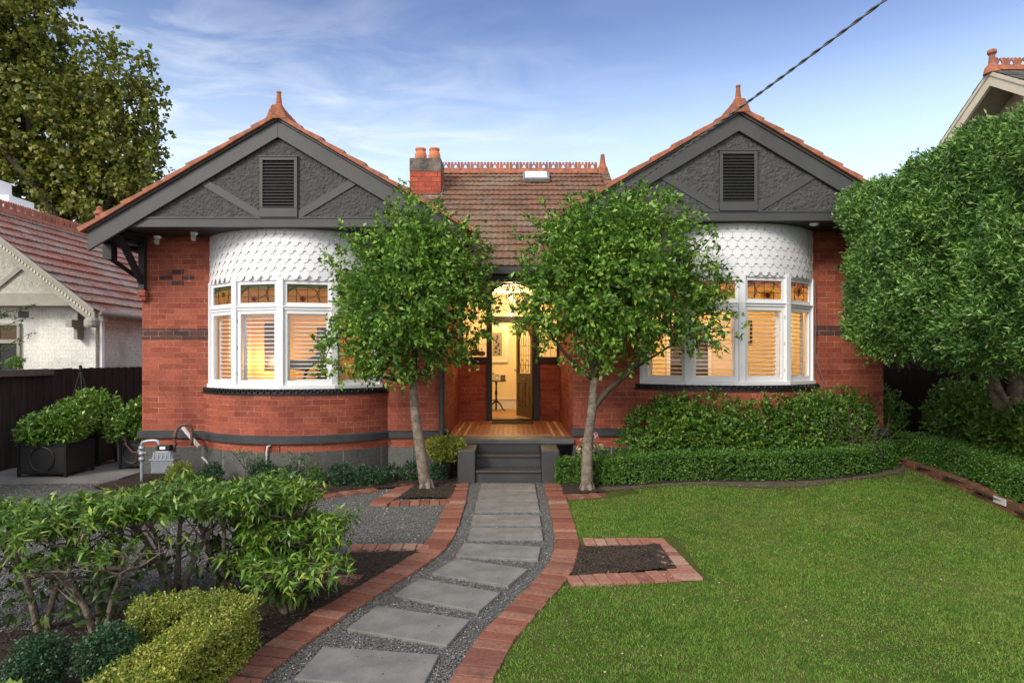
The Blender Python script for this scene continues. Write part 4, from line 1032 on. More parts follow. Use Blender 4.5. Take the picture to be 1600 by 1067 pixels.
def core(name, path, w, h, z0f, mat, parent, shrink=.04):
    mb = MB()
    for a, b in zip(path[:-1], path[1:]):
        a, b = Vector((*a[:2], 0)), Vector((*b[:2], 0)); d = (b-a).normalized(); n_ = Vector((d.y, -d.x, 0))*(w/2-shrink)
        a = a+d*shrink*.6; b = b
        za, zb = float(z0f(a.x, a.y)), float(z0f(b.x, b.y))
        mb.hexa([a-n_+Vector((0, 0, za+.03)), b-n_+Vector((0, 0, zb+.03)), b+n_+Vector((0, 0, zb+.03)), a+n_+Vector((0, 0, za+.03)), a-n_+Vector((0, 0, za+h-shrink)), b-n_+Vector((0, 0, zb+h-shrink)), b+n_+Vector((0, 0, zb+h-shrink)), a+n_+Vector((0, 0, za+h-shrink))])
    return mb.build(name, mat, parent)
def hedge(name, label, cat, path, w, h, n, mat, L=(.018, .03), wr=.55, depth=.05, z0f=G, group=None, ntw=4, tw=.05):
    r_ = empty(name, (path[0][0], path[0][1], float(z0f(path[0][0], path[0][1]))), label, cat, group)
    core('shade_core', path, w, h, z0f, M['hedge_core'], r_, depth*1.4)  # solid dark block painted as the shaded inside, stops see-through
    P, Nn = hedge_samples(path, w, h, n, z0f)
    P = P-Nn*rng.random((len(P), 1))*depth*1.2
    D = Nn*.9+rng.normal(size=P.shape)*.5+np.array([0, 0, .3])
    P2, d2 = sprays(P, D, ntw, tw, .8, .1)
    leaf_mesh('foliage', P2, d2, rng.uniform(L[0], L[1], len(P2)), wr, mat, r_, droop=.1, flat=.5)
    return r_

# box hedge curving in front of the right bay
hp = [(.70, 9.30), (1.05, 9.18), (1.6, 8.95), (2.2, 8.80), (3.0, 8.75), (3.8, 8.80), (4.5, 9.0), (5.1, 9.32), (5.6, 9.72), (5.85, 10.05)]
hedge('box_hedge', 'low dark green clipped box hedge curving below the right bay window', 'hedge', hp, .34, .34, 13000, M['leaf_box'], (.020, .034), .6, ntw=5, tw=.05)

# azalea hedge under the right bay
az = empty('shrub_hedge', (3.8, 9.4, .15), 'tall loose leafy green shrub hedge directly under the right bay window', 'hedge')
bl = []
for i in range(26):
    x = 1.95+i*.158; tt = i/25; bl.append((x, (9.38+.15*math.sin(i*1.7)) if x < 4.6 else float(np.interp(x, [4.6, 5.1, 5.6, 5.95], [9.55, 9.80, 10.15, 10.45])), .70+.06*math.sin(i*2.3), .30, .38 if x < 4.6 else .26, .56+.05*math.sin(i*1.3)-(.22 if i < 2 else 0)))
for i in range(10):
    x = 2.2+i*.38; bl.append((x, float(np.interp(x, [p[0] for p in hp], [p[1] for p in hp]))+.40, .55, .28, .18, .36))
bl.append((1.75, 9.3, .45, .25, .25, .3)); bl.append((6.05, 10.4, .80, .3, .3, .5))
C, D = blob_points(bl, 9500, .55); C[:, 2] = np.clip(C[:, 2], .2, 1.30); C[:, 1] = np.maximum(C[:, 1], np.interp(C[:, 0], [p[0] for p in hp], [p[1] for p in hp])+.20)
P, d = sprays(C, D*1.0+rng.normal(size=D.shape)*.5+np.array([0, 0, .25]), 7, .10, .75, .2)
leaf_mesh('foliage', P, d, rng.uniform(.04, .075, len(P)), .45, M['leaf_azalea'], az, flat=1)
mb = MB()
for i in range(70):
    x = random.uniform(1.9, 5.7); y = 9.35+random.uniform(-.2, .2)+(0 if x < 5 else (x-5)*.45); mb.tube([(x, y, .1), (x+random.uniform(-.1, .1), y-.05, .4), (x+random.uniform(-.25, .25), y+random.uniform(-.35, .2), random.uniform(.7, 1.15))], [.014, .01, .004], 5, False)
mb.build('stem', M['bark_dk'], az)

# right-hand bed: hedges, clipped tree, brick edging
rz = lambda x, y: G(x, y)+.10+0*x
hedge('box_hedge', 'low clipped box hedge running along the brick edging at the right of the lawn', 'hedge', [(6.24, 10.0), (6.13, 9.0), (5.97, 8.0), (5.80, 7.0), (5.65, 6.0), (5.55, 5.2)], .40, .36, 14000, M['leaf_box'], (.020, .034), .6, z0f=rz, ntw=5, tw=.05)
sh = empty('shrub_hedge', (7.0, 9, .2), 'dark leafy shrub hedge behind the low box hedge under the clipped tree', 'hedge')
bl = [(6.9+.12*math.sin(i*2.1)-.045*i*.9, 10.0-i*.3, .85+.05*math.sin(i)-.02*i, .42, .34, .56-.015*i) for i in range(16)]
C, D = blob_points(bl, 8000, .55); C[:, 2] = np.clip(C[:, 2], .25, 1.45)
P, d = sprays(C, D+rng.normal(size=D.shape)*.5+np.array([0, 0, .3]), 7, .10, .8, .2)
leaf_mesh('foliage', P, d, rng.uniform(.045, .075, len(P)), .5, M['leaf_azalea'], sh, flat=1)
mb = MB()
for i in range(60):
    y = random.uniform(5.6, 10.0); x = 6.75-(10-y)*.14; mb.tube([(x, y, .12), (x-.1, y, .45), (x-random.uniform(.1, .3), y+random.uniform(-.2, .2), .8)], [.012, .009, .004], 5, False)
mb.build('stem', M['bark_dk'], sh)
fw = MB(); fw.lathe((6.42, 9.55, 1.33), [(.005, 0), (.03, .01), (.032, .02), (.01, .03)], 8); fw.build('blossom', M['white'], sh)

ct = empty('clipped_tree', (6.9, 8.6, .2), 'large dense clipped olive-green tree filling the right edge of the picture', 'tree')
for pts, r0 in (([at(1572, 640, 8.6)[:2]+(.1,), at(1563, 640, 8.6), at(1552, 600, 8.6), at(1535, 560, 8.6), at(1520, 500, 8.5)], .10), ([at(1590, 640, 8.6)[:2]+(.1,), at(1588, 640, 8.6), at(1592, 590, 8.6), at(1600, 520, 8.6), at(1600, 420, 8.5)], .14), ([(6.9, 8.6, .5), at(1580, 640, 8.55), at(1562, 612, 8.5), at(1545, 575, 8.5)], .05), ([at(1605, 650, 8.5), at(1620, 560, 8.4), at(1630, 450, 8.2)], .09)):
    mb = MB(); limb(mb, pts, r0, r0*.6, 9); mb.build('trunk', M['bark'], ct, smooth=True)
def olive():
    n = 18000; X0, X1, Ya, Yb = 4.62, 8.2, 5.3, 9.3
    k = rng.random(n); A = np.zeros((n, 3)); Nn = np.zeros((n, 3))
    lf = k < .60; tp = (k >= .60) & (k < .74); bt = (k >= .74) & (k < .84); fr_ = k >= .84
    y = Ya+(Yb-Ya)*rng.random(n); x = X0+(X1-X0)*rng.random(n)**1.6
    zt = 4.12+.0*y+.08*np.sin(y*2.2); zb = 1.72+np.clip((y-8.1), 0, 2)*.5+.10*np.sin(y*4.1)
    z = zb+(zt-zb)*rng.random(n)
    A[:, 0] = np.where(lf, X0, x); A[:, 1] = np.where(fr_, Yb, y); A[:, 2] = np.where(tp, zt, np.where(bt, zb, z))
    Nn[:, 0] = np.where(lf, -1, 0); Nn[:, 1] = np.where(fr_, 1, 0); Nn[:, 2] = np.where(tp, 1, np.where(bt, -1, 0))
    # rounding: pull corners in
    v = (A[:, 2]-2.95)/1.25; e = np.abs(v)**6
    A[:, 0] += e*.26*(A[:, 0] < 6)+ .05*np.sin(A[:, 1]*3.1+A[:, 2]*2.0)+.07*np.sin(A[:, 1]*7.7-A[:, 2]*5.1)
    far = np.clip((A[:, 1]-8.6)/.7, 0, 1); A[:, 0] += far**2*.45*(A[:, 0] < 6.5)
    lowl = np.clip(2.3-A[:, 2], 0, 1); A[:, 0] += lowl*.35*(A[:, 0] < 6)
    A[:, 2] -= .1*(tp & (A[:, 0] < 5.0))
    fld = np.array([mathutils.noise.noise(Vector(c)*1.9) for c in A])+.5*np.array([mathutils.noise.noise(Vector(c)*4.5) for c in A])
    A += Nn*np.clip(fld, -.6, .5)[:, None]*.17
    A -= Nn*rng.random((n, 1))**1.2*.20
    D = Nn+rng.normal(size=(n, 3))*.55+np.array([-.15, 0, .45])
    P, d = sprays(A, D, 9, .13, .55, .1)
    return P, d
P, d = olive(); leaf_mesh('crown', P, d, rng.uniform(.04, .075, len(P)), .30, M['leaf_olive'], ct, droop=.05, flat=.5)
mb = MB()
for i in range(140):
    y = random.uniform(5.8, 9.0); z = random.uniform(1.9, 3.9); mb.tube([(6.6, 8.3-(8.3-y)*.4, min(z, 2.6)), (5.7, y, z-.1), (4.95, y+random.uniform(-.2, .2), z+.1)], [.03, .018, .006], 5, False)
mb.hexa([(5.35, 5.5, 2.1), (5.35, 8.9, 2.3), (8, 8.9, 2.3), (8, 5.5, 2.1), (5.35, 5.5, 3.7), (5.35, 8.9, 3.7), (8, 8.9, 3.7), (8, 5.5, 3.7)]) if False else None
mb.build('limb', M['bark_dk'], ct)
P2 = np.c_[rng.uniform(5.0, 5.7, 26000), rng.uniform(5.4, 9.0, 26000), rng.uniform(2.05, 3.95, 26000)]
leaf_mesh('inner_foliage', P2, rng.normal(size=P2.shape), rng.uniform(.06, .1, 26000), .5, M['leaf_olive'], ct)

# ---------------------------------------------------------------- laurel shrubs in the foreground
def laurel(base, H, spread, label, seed, lean=0, dens=70, low=6, n_main=4, L=(.048, .088), lo=.83):
    r_ = random.Random(seed); t = empty('laurel_shrub', (base[0], base[1], 0), label, 'shrub', 'leggy laurel shrubs in the front left bed')
    mb = MB(); tips = []
    for k in range(n_main):
        a = 2*PI*k/n_main+r_.uniform(-.4, .4); sp = spread*r_.uniform(.55, 1.0)
        p0 = Vector((base[0]+.03*math.cos(a), base[1]+.03*math.sin(a), -.02)); p1 = p0+Vector((.22*sp*math.cos(a), .22*sp*math.sin(a), H*.33)); p2 = p0+Vector((.6*sp*math.cos(a)+lean*.5, .5*sp*math.sin(a), H*.62)); p3 = p0+Vector((sp*math.cos(a)+lean, .8*sp*math.sin(a), H*.84))
        limb(mb, [p0, p1, p2, p3], r_.uniform(.018, .030), .009, 7)
        for j in range(9):
            q = p1.lerp(p2, r_.random()) if j < 3 else p2.lerp(p3, r_.random()); e = q+Vector((r_.uniform(-.22, .22), r_.uniform(-.20, .20), r_.uniform(.10, .28)*H/.9)); e.z = min(e.z, H-.10)
            mb.tube([q, (q+e)/2+Vector((r_.uniform(-.03, .03), 0, -.02)), e], [.009, .007, .004], 5, False); tips.append(e)
            for m_ in range(3):
                e2 = e+Vector((r_.uniform(-.12, .12), r_.uniform(-.12, .12), r_.uniform(.0, .06))); mb.tube([e, e2], [.004, .0025], 4, False); tips.append(e2)
    mb.build('stem', M['bark'], t, smooth=True)
    T = np.array([tuple(x) for x in tips]); idx = rng.integers(0, len(T), dens*6); C = T[idx]+rng.normal(scale=(.05, .05, .03), size=(len(idx), 3)); C[:, 2] = np.clip(C[:, 2], H*lo, H-.05+.04*np.sin(C[:, 0]*9))
    D = (C-np.array([base[0]+lean*.6, base[1], H*.4]))*.6+np.array([0, 0, .35])+rng.normal(size=C.shape)*.35
    P, d = sprays(C, D, 8, .05, .75, -.05)
    leaf_mesh('foliage', P, d, rng.uniform(L[0]*.8, L[1], len(P))*1.05, .27, M['leaf_laurel'], t, droop=.5, fold=.4, flat=2.5)
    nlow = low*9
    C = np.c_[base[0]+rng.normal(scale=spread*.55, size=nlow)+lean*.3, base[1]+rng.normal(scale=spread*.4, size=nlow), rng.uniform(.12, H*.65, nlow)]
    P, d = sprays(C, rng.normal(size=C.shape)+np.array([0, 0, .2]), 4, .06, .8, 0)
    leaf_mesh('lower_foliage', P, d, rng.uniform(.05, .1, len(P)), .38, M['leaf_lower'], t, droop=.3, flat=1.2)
labs = ['leggy laurel shrub at the left edge of the picture', 'leggy laurel shrub with a straight bare trunk above the left dark box ball', 'laurel shrub with leaning grey stems between the two dark box balls', 'laurel shrub with bare forked stems behind the right dark box ball', 'laurel shrub behind the golden clipped hedge', 'laurel shrub with pale tips nearest the gas meter']
for i, (x, y, H_) in enumerate(((-3.6, 4.25, .80), (-3.12, 4.25, .80), (-2.85, 4.5, .82), (-2.5, 4.75, .83), (-2.2, 4.9, .84), (-1.95, 5.05, .80))):
    laurel((x, y), H_, .36, labs[i], 20+i, 0, 62, 4 if i < 4 else 7)
laurel((-1.86, 4.92), .84, .22, 'dense low-branching laurel shrub beside the brick path edge', 40, .05, 60, 40, 6, lo=.45)
laurel((-1.66, 4.85), .60, .18, 'drooping bright green laurel shrub nearest the brick path edging', 41, .05, 60, 30, 5, lo=.35)
laurel((-2.7, 4.2), .6, .25, 'short laurel shrub low in the gap left of the golden hedge', 42, 0, 10, 5, 3)
laurel((-1.60, 4.55), .42, .17, 'lowest laurel shrub, right behind the corner of the golden hedge', 43, .02, 34, 14, 4, lo=.4)

# golden box hedge (L-shaped)
g0 = lambda x, y: 0*np.asarray(x, float)
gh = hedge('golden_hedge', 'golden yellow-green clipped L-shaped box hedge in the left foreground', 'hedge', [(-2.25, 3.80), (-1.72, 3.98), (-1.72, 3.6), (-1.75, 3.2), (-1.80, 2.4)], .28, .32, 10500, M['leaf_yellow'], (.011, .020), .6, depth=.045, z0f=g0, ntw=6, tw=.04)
def ball(name, c, r, n, mat, label, group, L=(.015, .026), zs=1.0, twl=.05, cat='shrub', wr=.55):
    t = empty(name, (c[0], c[1], 0 if c[2]-r < .3 else 0), label, cat, group)
    mb = MB()
    for k in range(5): a = k*1.26; mb.tube([(c[0], c[1], 0), (c[0]+r*.5*math.cos(a), c[1]+r*.5*math.sin(a), c[2])], [.012, .005], 5, False)
    mb.build('stem', M['bark_dk'], t)
    C, D = blob_points([(c[0], c[1], c[2], r, r, r*zs), (c[0]+r*.3, c[1], c[2]+r*.2, r*.75, r*.75, r*.8*zs), (c[0]-r*.35, c[1], c[2]-.1*r, r*.7, r*.7, r*.8*zs)], n, .5)
    C[:, 2] = np.maximum(C[:, 2], .02)
    P, d = sprays(C, D+rng.normal(size=D.shape)*.4, 6, twl, .8, .2)
    leaf_mesh('foliage', P, d, rng.uniform(L[0], L[1], len(P)), wr, mat, t, flat=.6); return t
ball('box_ball', (-2.50, 3.38, .19), .125, 800, M['leaf_dark'], 'dark green rounded box shrub in the bottom left corner, left of its twin', 'dark box shrubs in the front left bed', (.014, .024))
ball('box_ball', (-2.16, 3.42, .23), .125, 800, M['leaf_dark'], 'dark green rounded box shrub beside the golden hedge', 'dark box shrubs in the front left bed', (.014, .024))
ball('succulent', (-2.50, 3.06, .10), .13, 60, M['leaf_laurel'], 'bright round-leaved plant in the bottom left corner of the picture', None, (.05, .07), .6, .04, 'plant', .7)

# row of little shrubs along the left bay
sp_l = [(280, 722, .15, 'yel', 'yellow-speckled leafy shrub just right of the gas meter'), (330, 735, .15, 'dark', 'low dark shrub beside the speckled shrub right of the gas meter'), (408, 748, .17, 'dark', 'small dark box shrub under the white overflow pipe'), (452, 750, .13, 'dark', 'small dark box shrub next right of the overflow pipe'), (492, 745, .12, 'box', 'small loose green shrub under the middle of the left bay'),
        (531, 737, .15, 'dark', 'small dark box shrub below the right half of the left bay'), (562, 740, .13, 'dark', 'dark box shrub, third from the right in the row under the left bay'), (585, 738, .12, 'dark', 'dark box shrub, second from the right in the row under the left bay'), (612, 735, .11, 'dark', 'rightmost small dark box shrub under the left bay corner'),
        (643, 728, .14, 'dark', 'dark box shrub partly behind the left tree trunk'), (683, 742, .13, 'dark', 'dark box shrub right of the left tree trunk')]
for (px, py, r_, kd, lab) in sp_l:
    Yq = 9.05 if px < 600 else 9.45; x = (px-800)/1000*Yq
    ball('small_shrub', (x, Yq, r_*.95), r_, int(380*(r_/.15)**2), {'dark': M['leaf_dark'], 'box': M['leaf_box'], 'yel': M['leaf_yel2']}[kd], lab, 'small shrubs along the left bay', (.02, .034), 1.15)
def wispy(px, py, Yq, h, lab):
    x = (px-800)/1000*Yq; t = empty('wispy_plant', (x, Yq, 0), lab, 'plant'); mb = MB(); C = []
    for k in range(6):
        a = k*1.05; e = Vector((x+.16*math.cos(a), Yq+.1*math.sin(a), h*random.uniform(.7, 1))); mb.tube([(x, Yq, 0), (x+.02, Yq, h*.45), e], [.008, .006, .003], 5, False); C += [tuple(e)]*7
    mb.build('stem', M['bark_dk'], t); C = np.array(C)+rng.normal(scale=.05, size=(len(C), 3)); P, d = sprays(C, rng.normal(size=C.shape), 3, .05, .8, .1); leaf_mesh('foliage', P, d, rng.uniform(.03, .05, len(P)), .45, M['leaf_box'], t)
wispy(382, 720, 9.12, .48, 'thin wispy rose-like plant in front of the bluestone plinth left of the overflow pipe'); wispy(470, 720, 9.1, .45, 'thin wispy plant in front of the plinth under the bay centre')
# yellow-green potted shrub by the steps
pp = empty('potted_shrub', (-1.0, 9.55, 0), 'bright yellow-green shrub in a black pot beside the left step cheek', 'potted plant')
mb = MB(); mb.lathe((-1.0, 9.55, 0), [(.10, 0), (.14, .26), (.15, .28), (.135, .28), (.12, .2), (.001, .2)], 14); mb.build('pot', M['black'], pp)
C, D = blob_points([(-1.0, 9.55, .44, .26, .22, .17), (-.88, 9.5, .5, .16, .16, .13), (-1.12, 9.5, .48, .14, .15, .13)], 520, .4); P, d = sprays(C, D, 6, .06, .8, .2); leaf_mesh('foliage', P, d, rng.uniform(.03, .05, len(P)), .5, M['leaf_yel2'], pp)
# hydrangea
hy = empty('hydrangea', (1.15, 9.62, 0), 'hydrangea with one pink and several faded cream flower heads right of the steps', 'flower')
mb = MB(); mbp = MB()
def fhead(px, py, r, m_):
    x, y, z = at(px, py, 9.55)
    for k in range(26):
        v = unit(rng.normal(size=(1, 3)))[0]*r; c = Vector((x+v[0], y+v[1], z+v[2])); u_ = Vector(v).normalized(); a = u_.orthogonal().normalized(); b_ = u_.cross(a)
        m_.face([c+a*.018, c+b_*.018, c-a*.018, c-b_*.018])
for (px, py, r) in ((912, 690, .06), (925, 700, .06), (938, 698, .055), (905, 702, .05)): mb = MB(); fhead(px, py, r, mb); mb.build('faded_flower_head', M['flower_old'], hy)
fhead(930, 681, .055, mbp)
mbp.build('pink_flower_head', M['flower'], hy)
mb = MB()
for px in (905, 915, 925, 932, 938): p = at(px, 700, 9.58); mb.tube([(1.15, 9.62, 0), p], [.008, .004], 5, False)
mb.build('stem', M['bark_dk'], hy)
C, D = blob_points([(1.2, 9.6, .38, .22, .14, .12)], 60, .2); P, d = sprays(C, D, 4, .05, .8, 0); leaf_mesh('foliage', P, d, rng.uniform(.05, .08, len(P)), .6, M['leaf_box'], hy)

# ---------------------------------------------------------------- GROUND
g = MB(); n = 30
def gsheet(name, x0, x1, y0, y1, dx, mat, inside=None, zf=lambda x, y: 0., kind='structure'):
    nx = int(round((x1-x0)/dx)); ny = int(round((y1-y0)/dx)); mb = MB(); idx = {}
    for i in range(nx):
        for j in range(ny):
            x, y = x0+(i+.5)*dx, y0+(j+.5)*dx
            if inside and not inside(x, y): continue
            q = []
            for (a, b) in ((i, j), (i+1, j), (i+1, j+1), (i, j+1)):
                if (a, b) not in idx: X, Y = x0+a*dx, y0+b*dx; idx[a, b] = len(mb.v); mb.v.append((X, Y, float(zf(X, Y))))
                q.append(idx[a, b])
            mb._f(q)
    o = mb.build(name, mat, smooth=True); o['kind'] = kind; return o
mb = MB(); mb.face([(-300, -100, -.06), (300, -100, -.06), (300, 500, -.06), (-300, 500, -.06)]); o = mb.build('ground', M['earth']); o['kind'] = 'structure'
# path outlines from the ground plane
Lo = [(703.5, 754), (698, 787), (682, 825), (665, 854), (625, 883), (575, 912), (520, 941), (459, 977), (397, 1021), (350, 1057)]
Li = [(736, 754), (727, 785), (716, 821), (703.5, 848.6), (676, 876), (633, 897.5), (600, 923), (553, 952), (509.5, 983), (459, 1021), (412, 1059)]
Ri = [(850.5, 754), (859.5, 785), (865, 825), (870, 854), (859.5, 877.6), (845, 905), (805, 939), (765, 981), (732.6, 1024), (707, 1064)]
Ro = [(874, 754), (885, 785), (897.6, 821), (906, 847), (905, 868.5), (890, 901), (863, 930), (827, 966), (790.6, 1006), (769, 1061)]
def curve(pts):
    P = [gp(*p) for p in pts]; P = P+[(P[-1][0]+(P[-1][0]-P[-2][0])/(P[-1][1]-P[-2][1])*(2.2-P[-1][1]), 2.2)]
    ys = np.array([p[1] for p in P])[::-1]; xs = np.array([p[0] for p in P])[::-1]
    yy = np.linspace(2.2, ys[-1], 60); xx = np.interp(yy, ys, xs)
    for _ in range(6): xx[1:-1] = (xx[:-2]+2*xx[1:-1]+xx[2:])/4
    return lambda y: float(np.interp(y, yy, xx))
fLo, fLi, fRi, fRo = curve(Lo), curve(Li), curve(Ri), curve(Ro)
gsheet('path_gravel', -2.6, 1.4, 2.2, 9.4, .1, M['gravel'], lambda x, y: fLi(y)-.12 < x < fRi(y)+.12, lambda x, y: -.012)
gsheet('gravel_driveway', -12, 0, 1.5, 9.75, .15, M['gravel'], lambda x, y: x < fLo(y)+.08, lambda x, y: -.016)
mb = MB(); mb.prism([(-8.2, 9.15, -.05), (-6.0, 9.3, -.05), (-5.79, 9.42, -.05), (-5.79, 20, -.05), (-8.2, 20, -.05)], (0, 0, .085)); o = mb.build('concrete_slab', M['concrete']); o['kind'] = 'structure'
def soil(name, poly, z=.0, zf=None, label=None):
    mb = MB(); P = [Vector((*p, 0)) for p in poly]; xs = [p.x for p in P]; ys = [p.y for p in P]
    def ins(x, y):
        c = False; j = len(poly)-1
        for i in range(len(poly)):
            a, b = poly[i], poly[j]
            if (a[1] > y) != (b[1] > y) and x < (b[0]-a[0])*(y-a[1])/(b[1]-a[1])+a[0]: c = not c
            j = i
        return c
    import mathutils
    f = zf or (lambda x, y: z)
    return gsheet(name, min(xs), max(xs), min(ys), max(ys), .05 if max(xs)-min(xs) > 2 else .018, M['mulch'], ins, lambda x, y: f(x, y)+.014*mathutils.noise.noise(Vector((x*7, y*7, 1)))+.01*mathutils.noise.noise(Vector((x*20, y*20, 1)))), ins
beds = []
_, i1 = soil('garden_bed', [(-5.85, 8.9), (-5.0, 8.55), (-3.6, 8.10), (-2.8, 8.05), (-2.2, 8.75), (-.75, 9.15), (-.75, 10), (-5.8, 10)], .012); beds.append((i1, 7000, (-5.85, -.75, 8.0, 9.9)))
_, i2 = soil('garden_bed', [(-4.6, 2.2), (-4.6, 3.75), (-3.1, 4.30), (-2.2, 4.95), (-1.95, 5.2), (-1.62, 5.35), (-1.52, 5.98), (-.85, 5.98), (fLo(5.5), 5.5), (fLo(5), 5.0), (fLo(4.5), 4.5), (fLo(4), 4.0), (fLo(3.4), 3.4), (fLo(2.4), 2.4)], .006); beds.append((i2, 9000, (-4.6, -.6, 2.2, 6.1)))
i2b = i2
# upper-left mulch pit between bricks
# tree pits
pitL = [gp(*p) for p in ((640, 760), (711, 760), (703, 776), (623, 779))]
_, i3 = soil('tree_pit', [gp(648, 759), gp(712, 759), gp(704, 779), gp(622, 779)], .018); beds.append((i3, 900, (-1.6, -.6, 8.1, 9.2)))
_, i4 = soil('tree_pit', [gp(877, 757), gp(955, 757), gp(972, 771), gp(880, 774)], .03); beds.append((i4, 900, (.6, 1.6, 8.2, 9.2)))
_, i5 = soil('tree_pit', [gp(905, 856), gp(1030, 853), gp(1058, 890), gp(893, 902)], .02); beds.append((i5, 2500, (.4, 1.6, 5.1, 6.3)))

def lawn_in(x, y): return x > fRo(y)-.04 if y < 9.27 else x > .7
gsheet('lawn_soil', -.9, 12, 2.0, 12.5, .12, M['lawn'], lambda x, y: lawn_in(x, y) and y < 10.3, lambda x, y: G(x, y)-.004)
def hb(x): return float(np.interp(x, [p[0] for p in hp], [p[1] for p in hp]))
gsheet('garden_bed', .7, 7.4, 8.3, 10.3, .06, M['mulch'], lambda x, y: (x < 6.1 and y > hb(x)-.24), lambda x, y: G(x, y)+.008+.004*math.sin(x*30)*math.cos(y*27))
gsheet('garden_bed', 5.4, 9.0, 4.0, 11.0, .12, M['mulch'], lambda x, y: x > 5.92-(9.8-y)*.16-.0, lambda x, y: G(x, y)+.10)
gsheet('bare_earth', .9, 6.0, 8.0, 10.2, .05, M['earth'], lambda x, y: hb(x)-.50-.10*math.sin(x*2.3) < y < hb(x)-.22, lambda x, y: G(x, y)+.002)
gsheet('side_path', 5.8, 7.6, 10.0, 16, .2, M['earth'], lambda x, y: y > 10.2, lambda x, y: .14)

# brick edgings
def brick_run(name, label, fin, fout, y0, y1, pitch=.118, mat='pbrick', z=.012):
    mb = MB(); y = y1; k = 0
    def mid(y): return Vector(((fin(y)+fout(y))/2, y, 0))
    s = 0; ys = [y1]; yy = y1
    while yy > y0:
        p = mid(yy); q = yy
        while (mid(q)-p).length < pitch: q -= .004
        ys.append(q); yy = q
    for a, b in zip(ys[:-1], ys[1:]):
        ta = (mid(a-.02)-mid(a+.02)).normalized(); tb = (mid(b-.02)-mid(b+.02)).normalized(); na = Vector((-ta.y, ta.x, 0)); nb = Vector((-tb.y, tb.x, 0))
        w = .118; g_ = random.uniform(.004, .008)
        pa, pb = mid(a)+ta*g_, mid(b)-tb*g_
        zz = z+random.uniform(-.004, .004); zz2 = zz+random.uniform(-.003, .003); sh_ = na*random.uniform(-.006, .006)
        c = [pa-na*w+sh_, pb-nb*w+sh_, pb+nb*w+sh_, pa+na*w+sh_]
        mb.hexa([Vector((p.x, p.y, -.05)) for p in c]+[Vector((p.x, p.y, zz if i < 2 else zz2)) for i, p in enumerate(c)])
    o = mb.build(name, M[mat], None, (mid(ys[0]).x, mid(ys[0]).y, 0), bevel=.004)
    jb = MB()
    for a, b in zip(ys[:-1], ys[1:]):
        ma, mbb = mid(a), mid(b); u_ = (mbb-ma).normalized(); n_ = Vector((-u_.y, u_.x, 0))*.112; z_ = Vector((0, 0, -.002))
        jb.face([ma-n_+z_, mbb-n_+z_, mbb+n_+z_, ma+n_+z_])
    jb.build('joint_soil', M['mulch'], o)
    return tag(o, label, 'brick edging')
brick_run('brick_edging', 'red brick edging curving along the left side of the stepping stone path', fLi, fLo, 2.3, 9.25)
brick_run('brick_edging', 'red brick edging curving along the right side of the path beside the lawn', fRi, fRo, 2.3, 9.25)
def brick_line(mb, a, b, w=.11, l=.23, z=.012, zf=None, gap=.008, first=0):
    """bricks laid side by side from a to b, their length across"""
    a, b = Vector((*a, 0)), Vector((*b, 0)); d = b-a; L = d.length; d.normalize(); n_ = Vector((-d.y, d.x, 0)); k = max(1, int(round(L/(w+gap)))); s = L/k
    for i in range(k):
        p, q = a+d*(i*s+gap/2), a+d*((i+1)*s-gap/2); zz = z+random.uniform(-.004, .004)+(float(zf((p.x+q.x)/2, p.y)) if zf else 0); j = random.uniform(-.006, .006)
        c = [p-n_*(l/2+j), q-n_*(l/2+j), q+n_*(l/2-j), p+n_*(l/2-j)]
        mb.hexa([Vector((v.x, v.y, zz-.06)) for v in c]+[Vector((v.x, v.y, zz)) for v in c])
def edging_thing(lines, label, mat='pbrick_pale', zf=None, z=.012):
    mb = MB()
    for ln in lines: brick_line(mb, *ln, zf=zf, z=z)
    o = mb.build('brick_edging', M[mat], None, (lines[0][0][0], lines[0][0][1], 0), bevel=.004); return tag(o, label, 'brick edging')
edging_thing([(gp(912, 848), gp(1018, 847.5)), (gp(1018, 842), gp(1078, 906)), (gp(888, 909), gp(1056, 897+3))], 'weathered salvaged brick border round the bare soil bed in the lawn', z=.016)
edging_thing([(gp(702, 784), gp(610, 786)), (gp(590, 789), gp(640, 757)), (gp(650, 756), gp(706, 756))], 'brick border round the soil at the foot of the left tree', 'pbrick')
edging_thing([(gp(884, 777), gp(975, 774)), (gp(988, 777), gp(950, 757))], 'mossy brick border round the soil at the foot of the right tree', 'pbrick', z=.022)
edging_thing([(gp(671, 856), gp(545, 857))], 'pale brick row dividing the gravel drive from the mulch bed beside the path')
edging_thing([(gp(588, 764), gp(490, 777)), (gp(490, 777), gp(400, 784))], 'low brick row between the gravel drive and the bed along the left bay', 'pbrick')
edging_thing([(gp(560, 908), gp(510, 905))], 'short brick row under the drooping laurel leaves', 'pbrick_pale')
# raised edging of the right bed: two courses laid lengthwise
mb = MB(); A_, B_ = Vector((6.02, 10.1, 0)), Vector((5.25, 5.0, 0)); dv = (B_-A_).normalized(); L_ = (B_-A_).length; k = int(L_/.24); nv = Vector((-dv.y, dv.x, 0))
for c_ in range(2):
    for i in range(k):
        p, q = A_+dv*(i*.24+c_*.12+.004), A_+dv*((i+1)*.24+c_*.12-.004); g0_ = float(G(p.x, p.y)); z0, z1 = g0_-.04+c_*.083, g0_+.038+c_*.083; j = random.uniform(-.004, .004)
        c = [p-nv*(.055+j), q-nv*(.055+j), q+nv*.055, p+nv*.055]; mb.hexa([Vector((v.x, v.y, z0)) for v in c]+[Vector((v.x, v.y, z1)) for v in c])
wb = mb.build('brick_edging', M['ebrick'], None, (A_.x, A_.y, 0), bevel=.005); tag(wb, 'low brown brick retaining edge between the lawn and the right bed', 'brick edging')
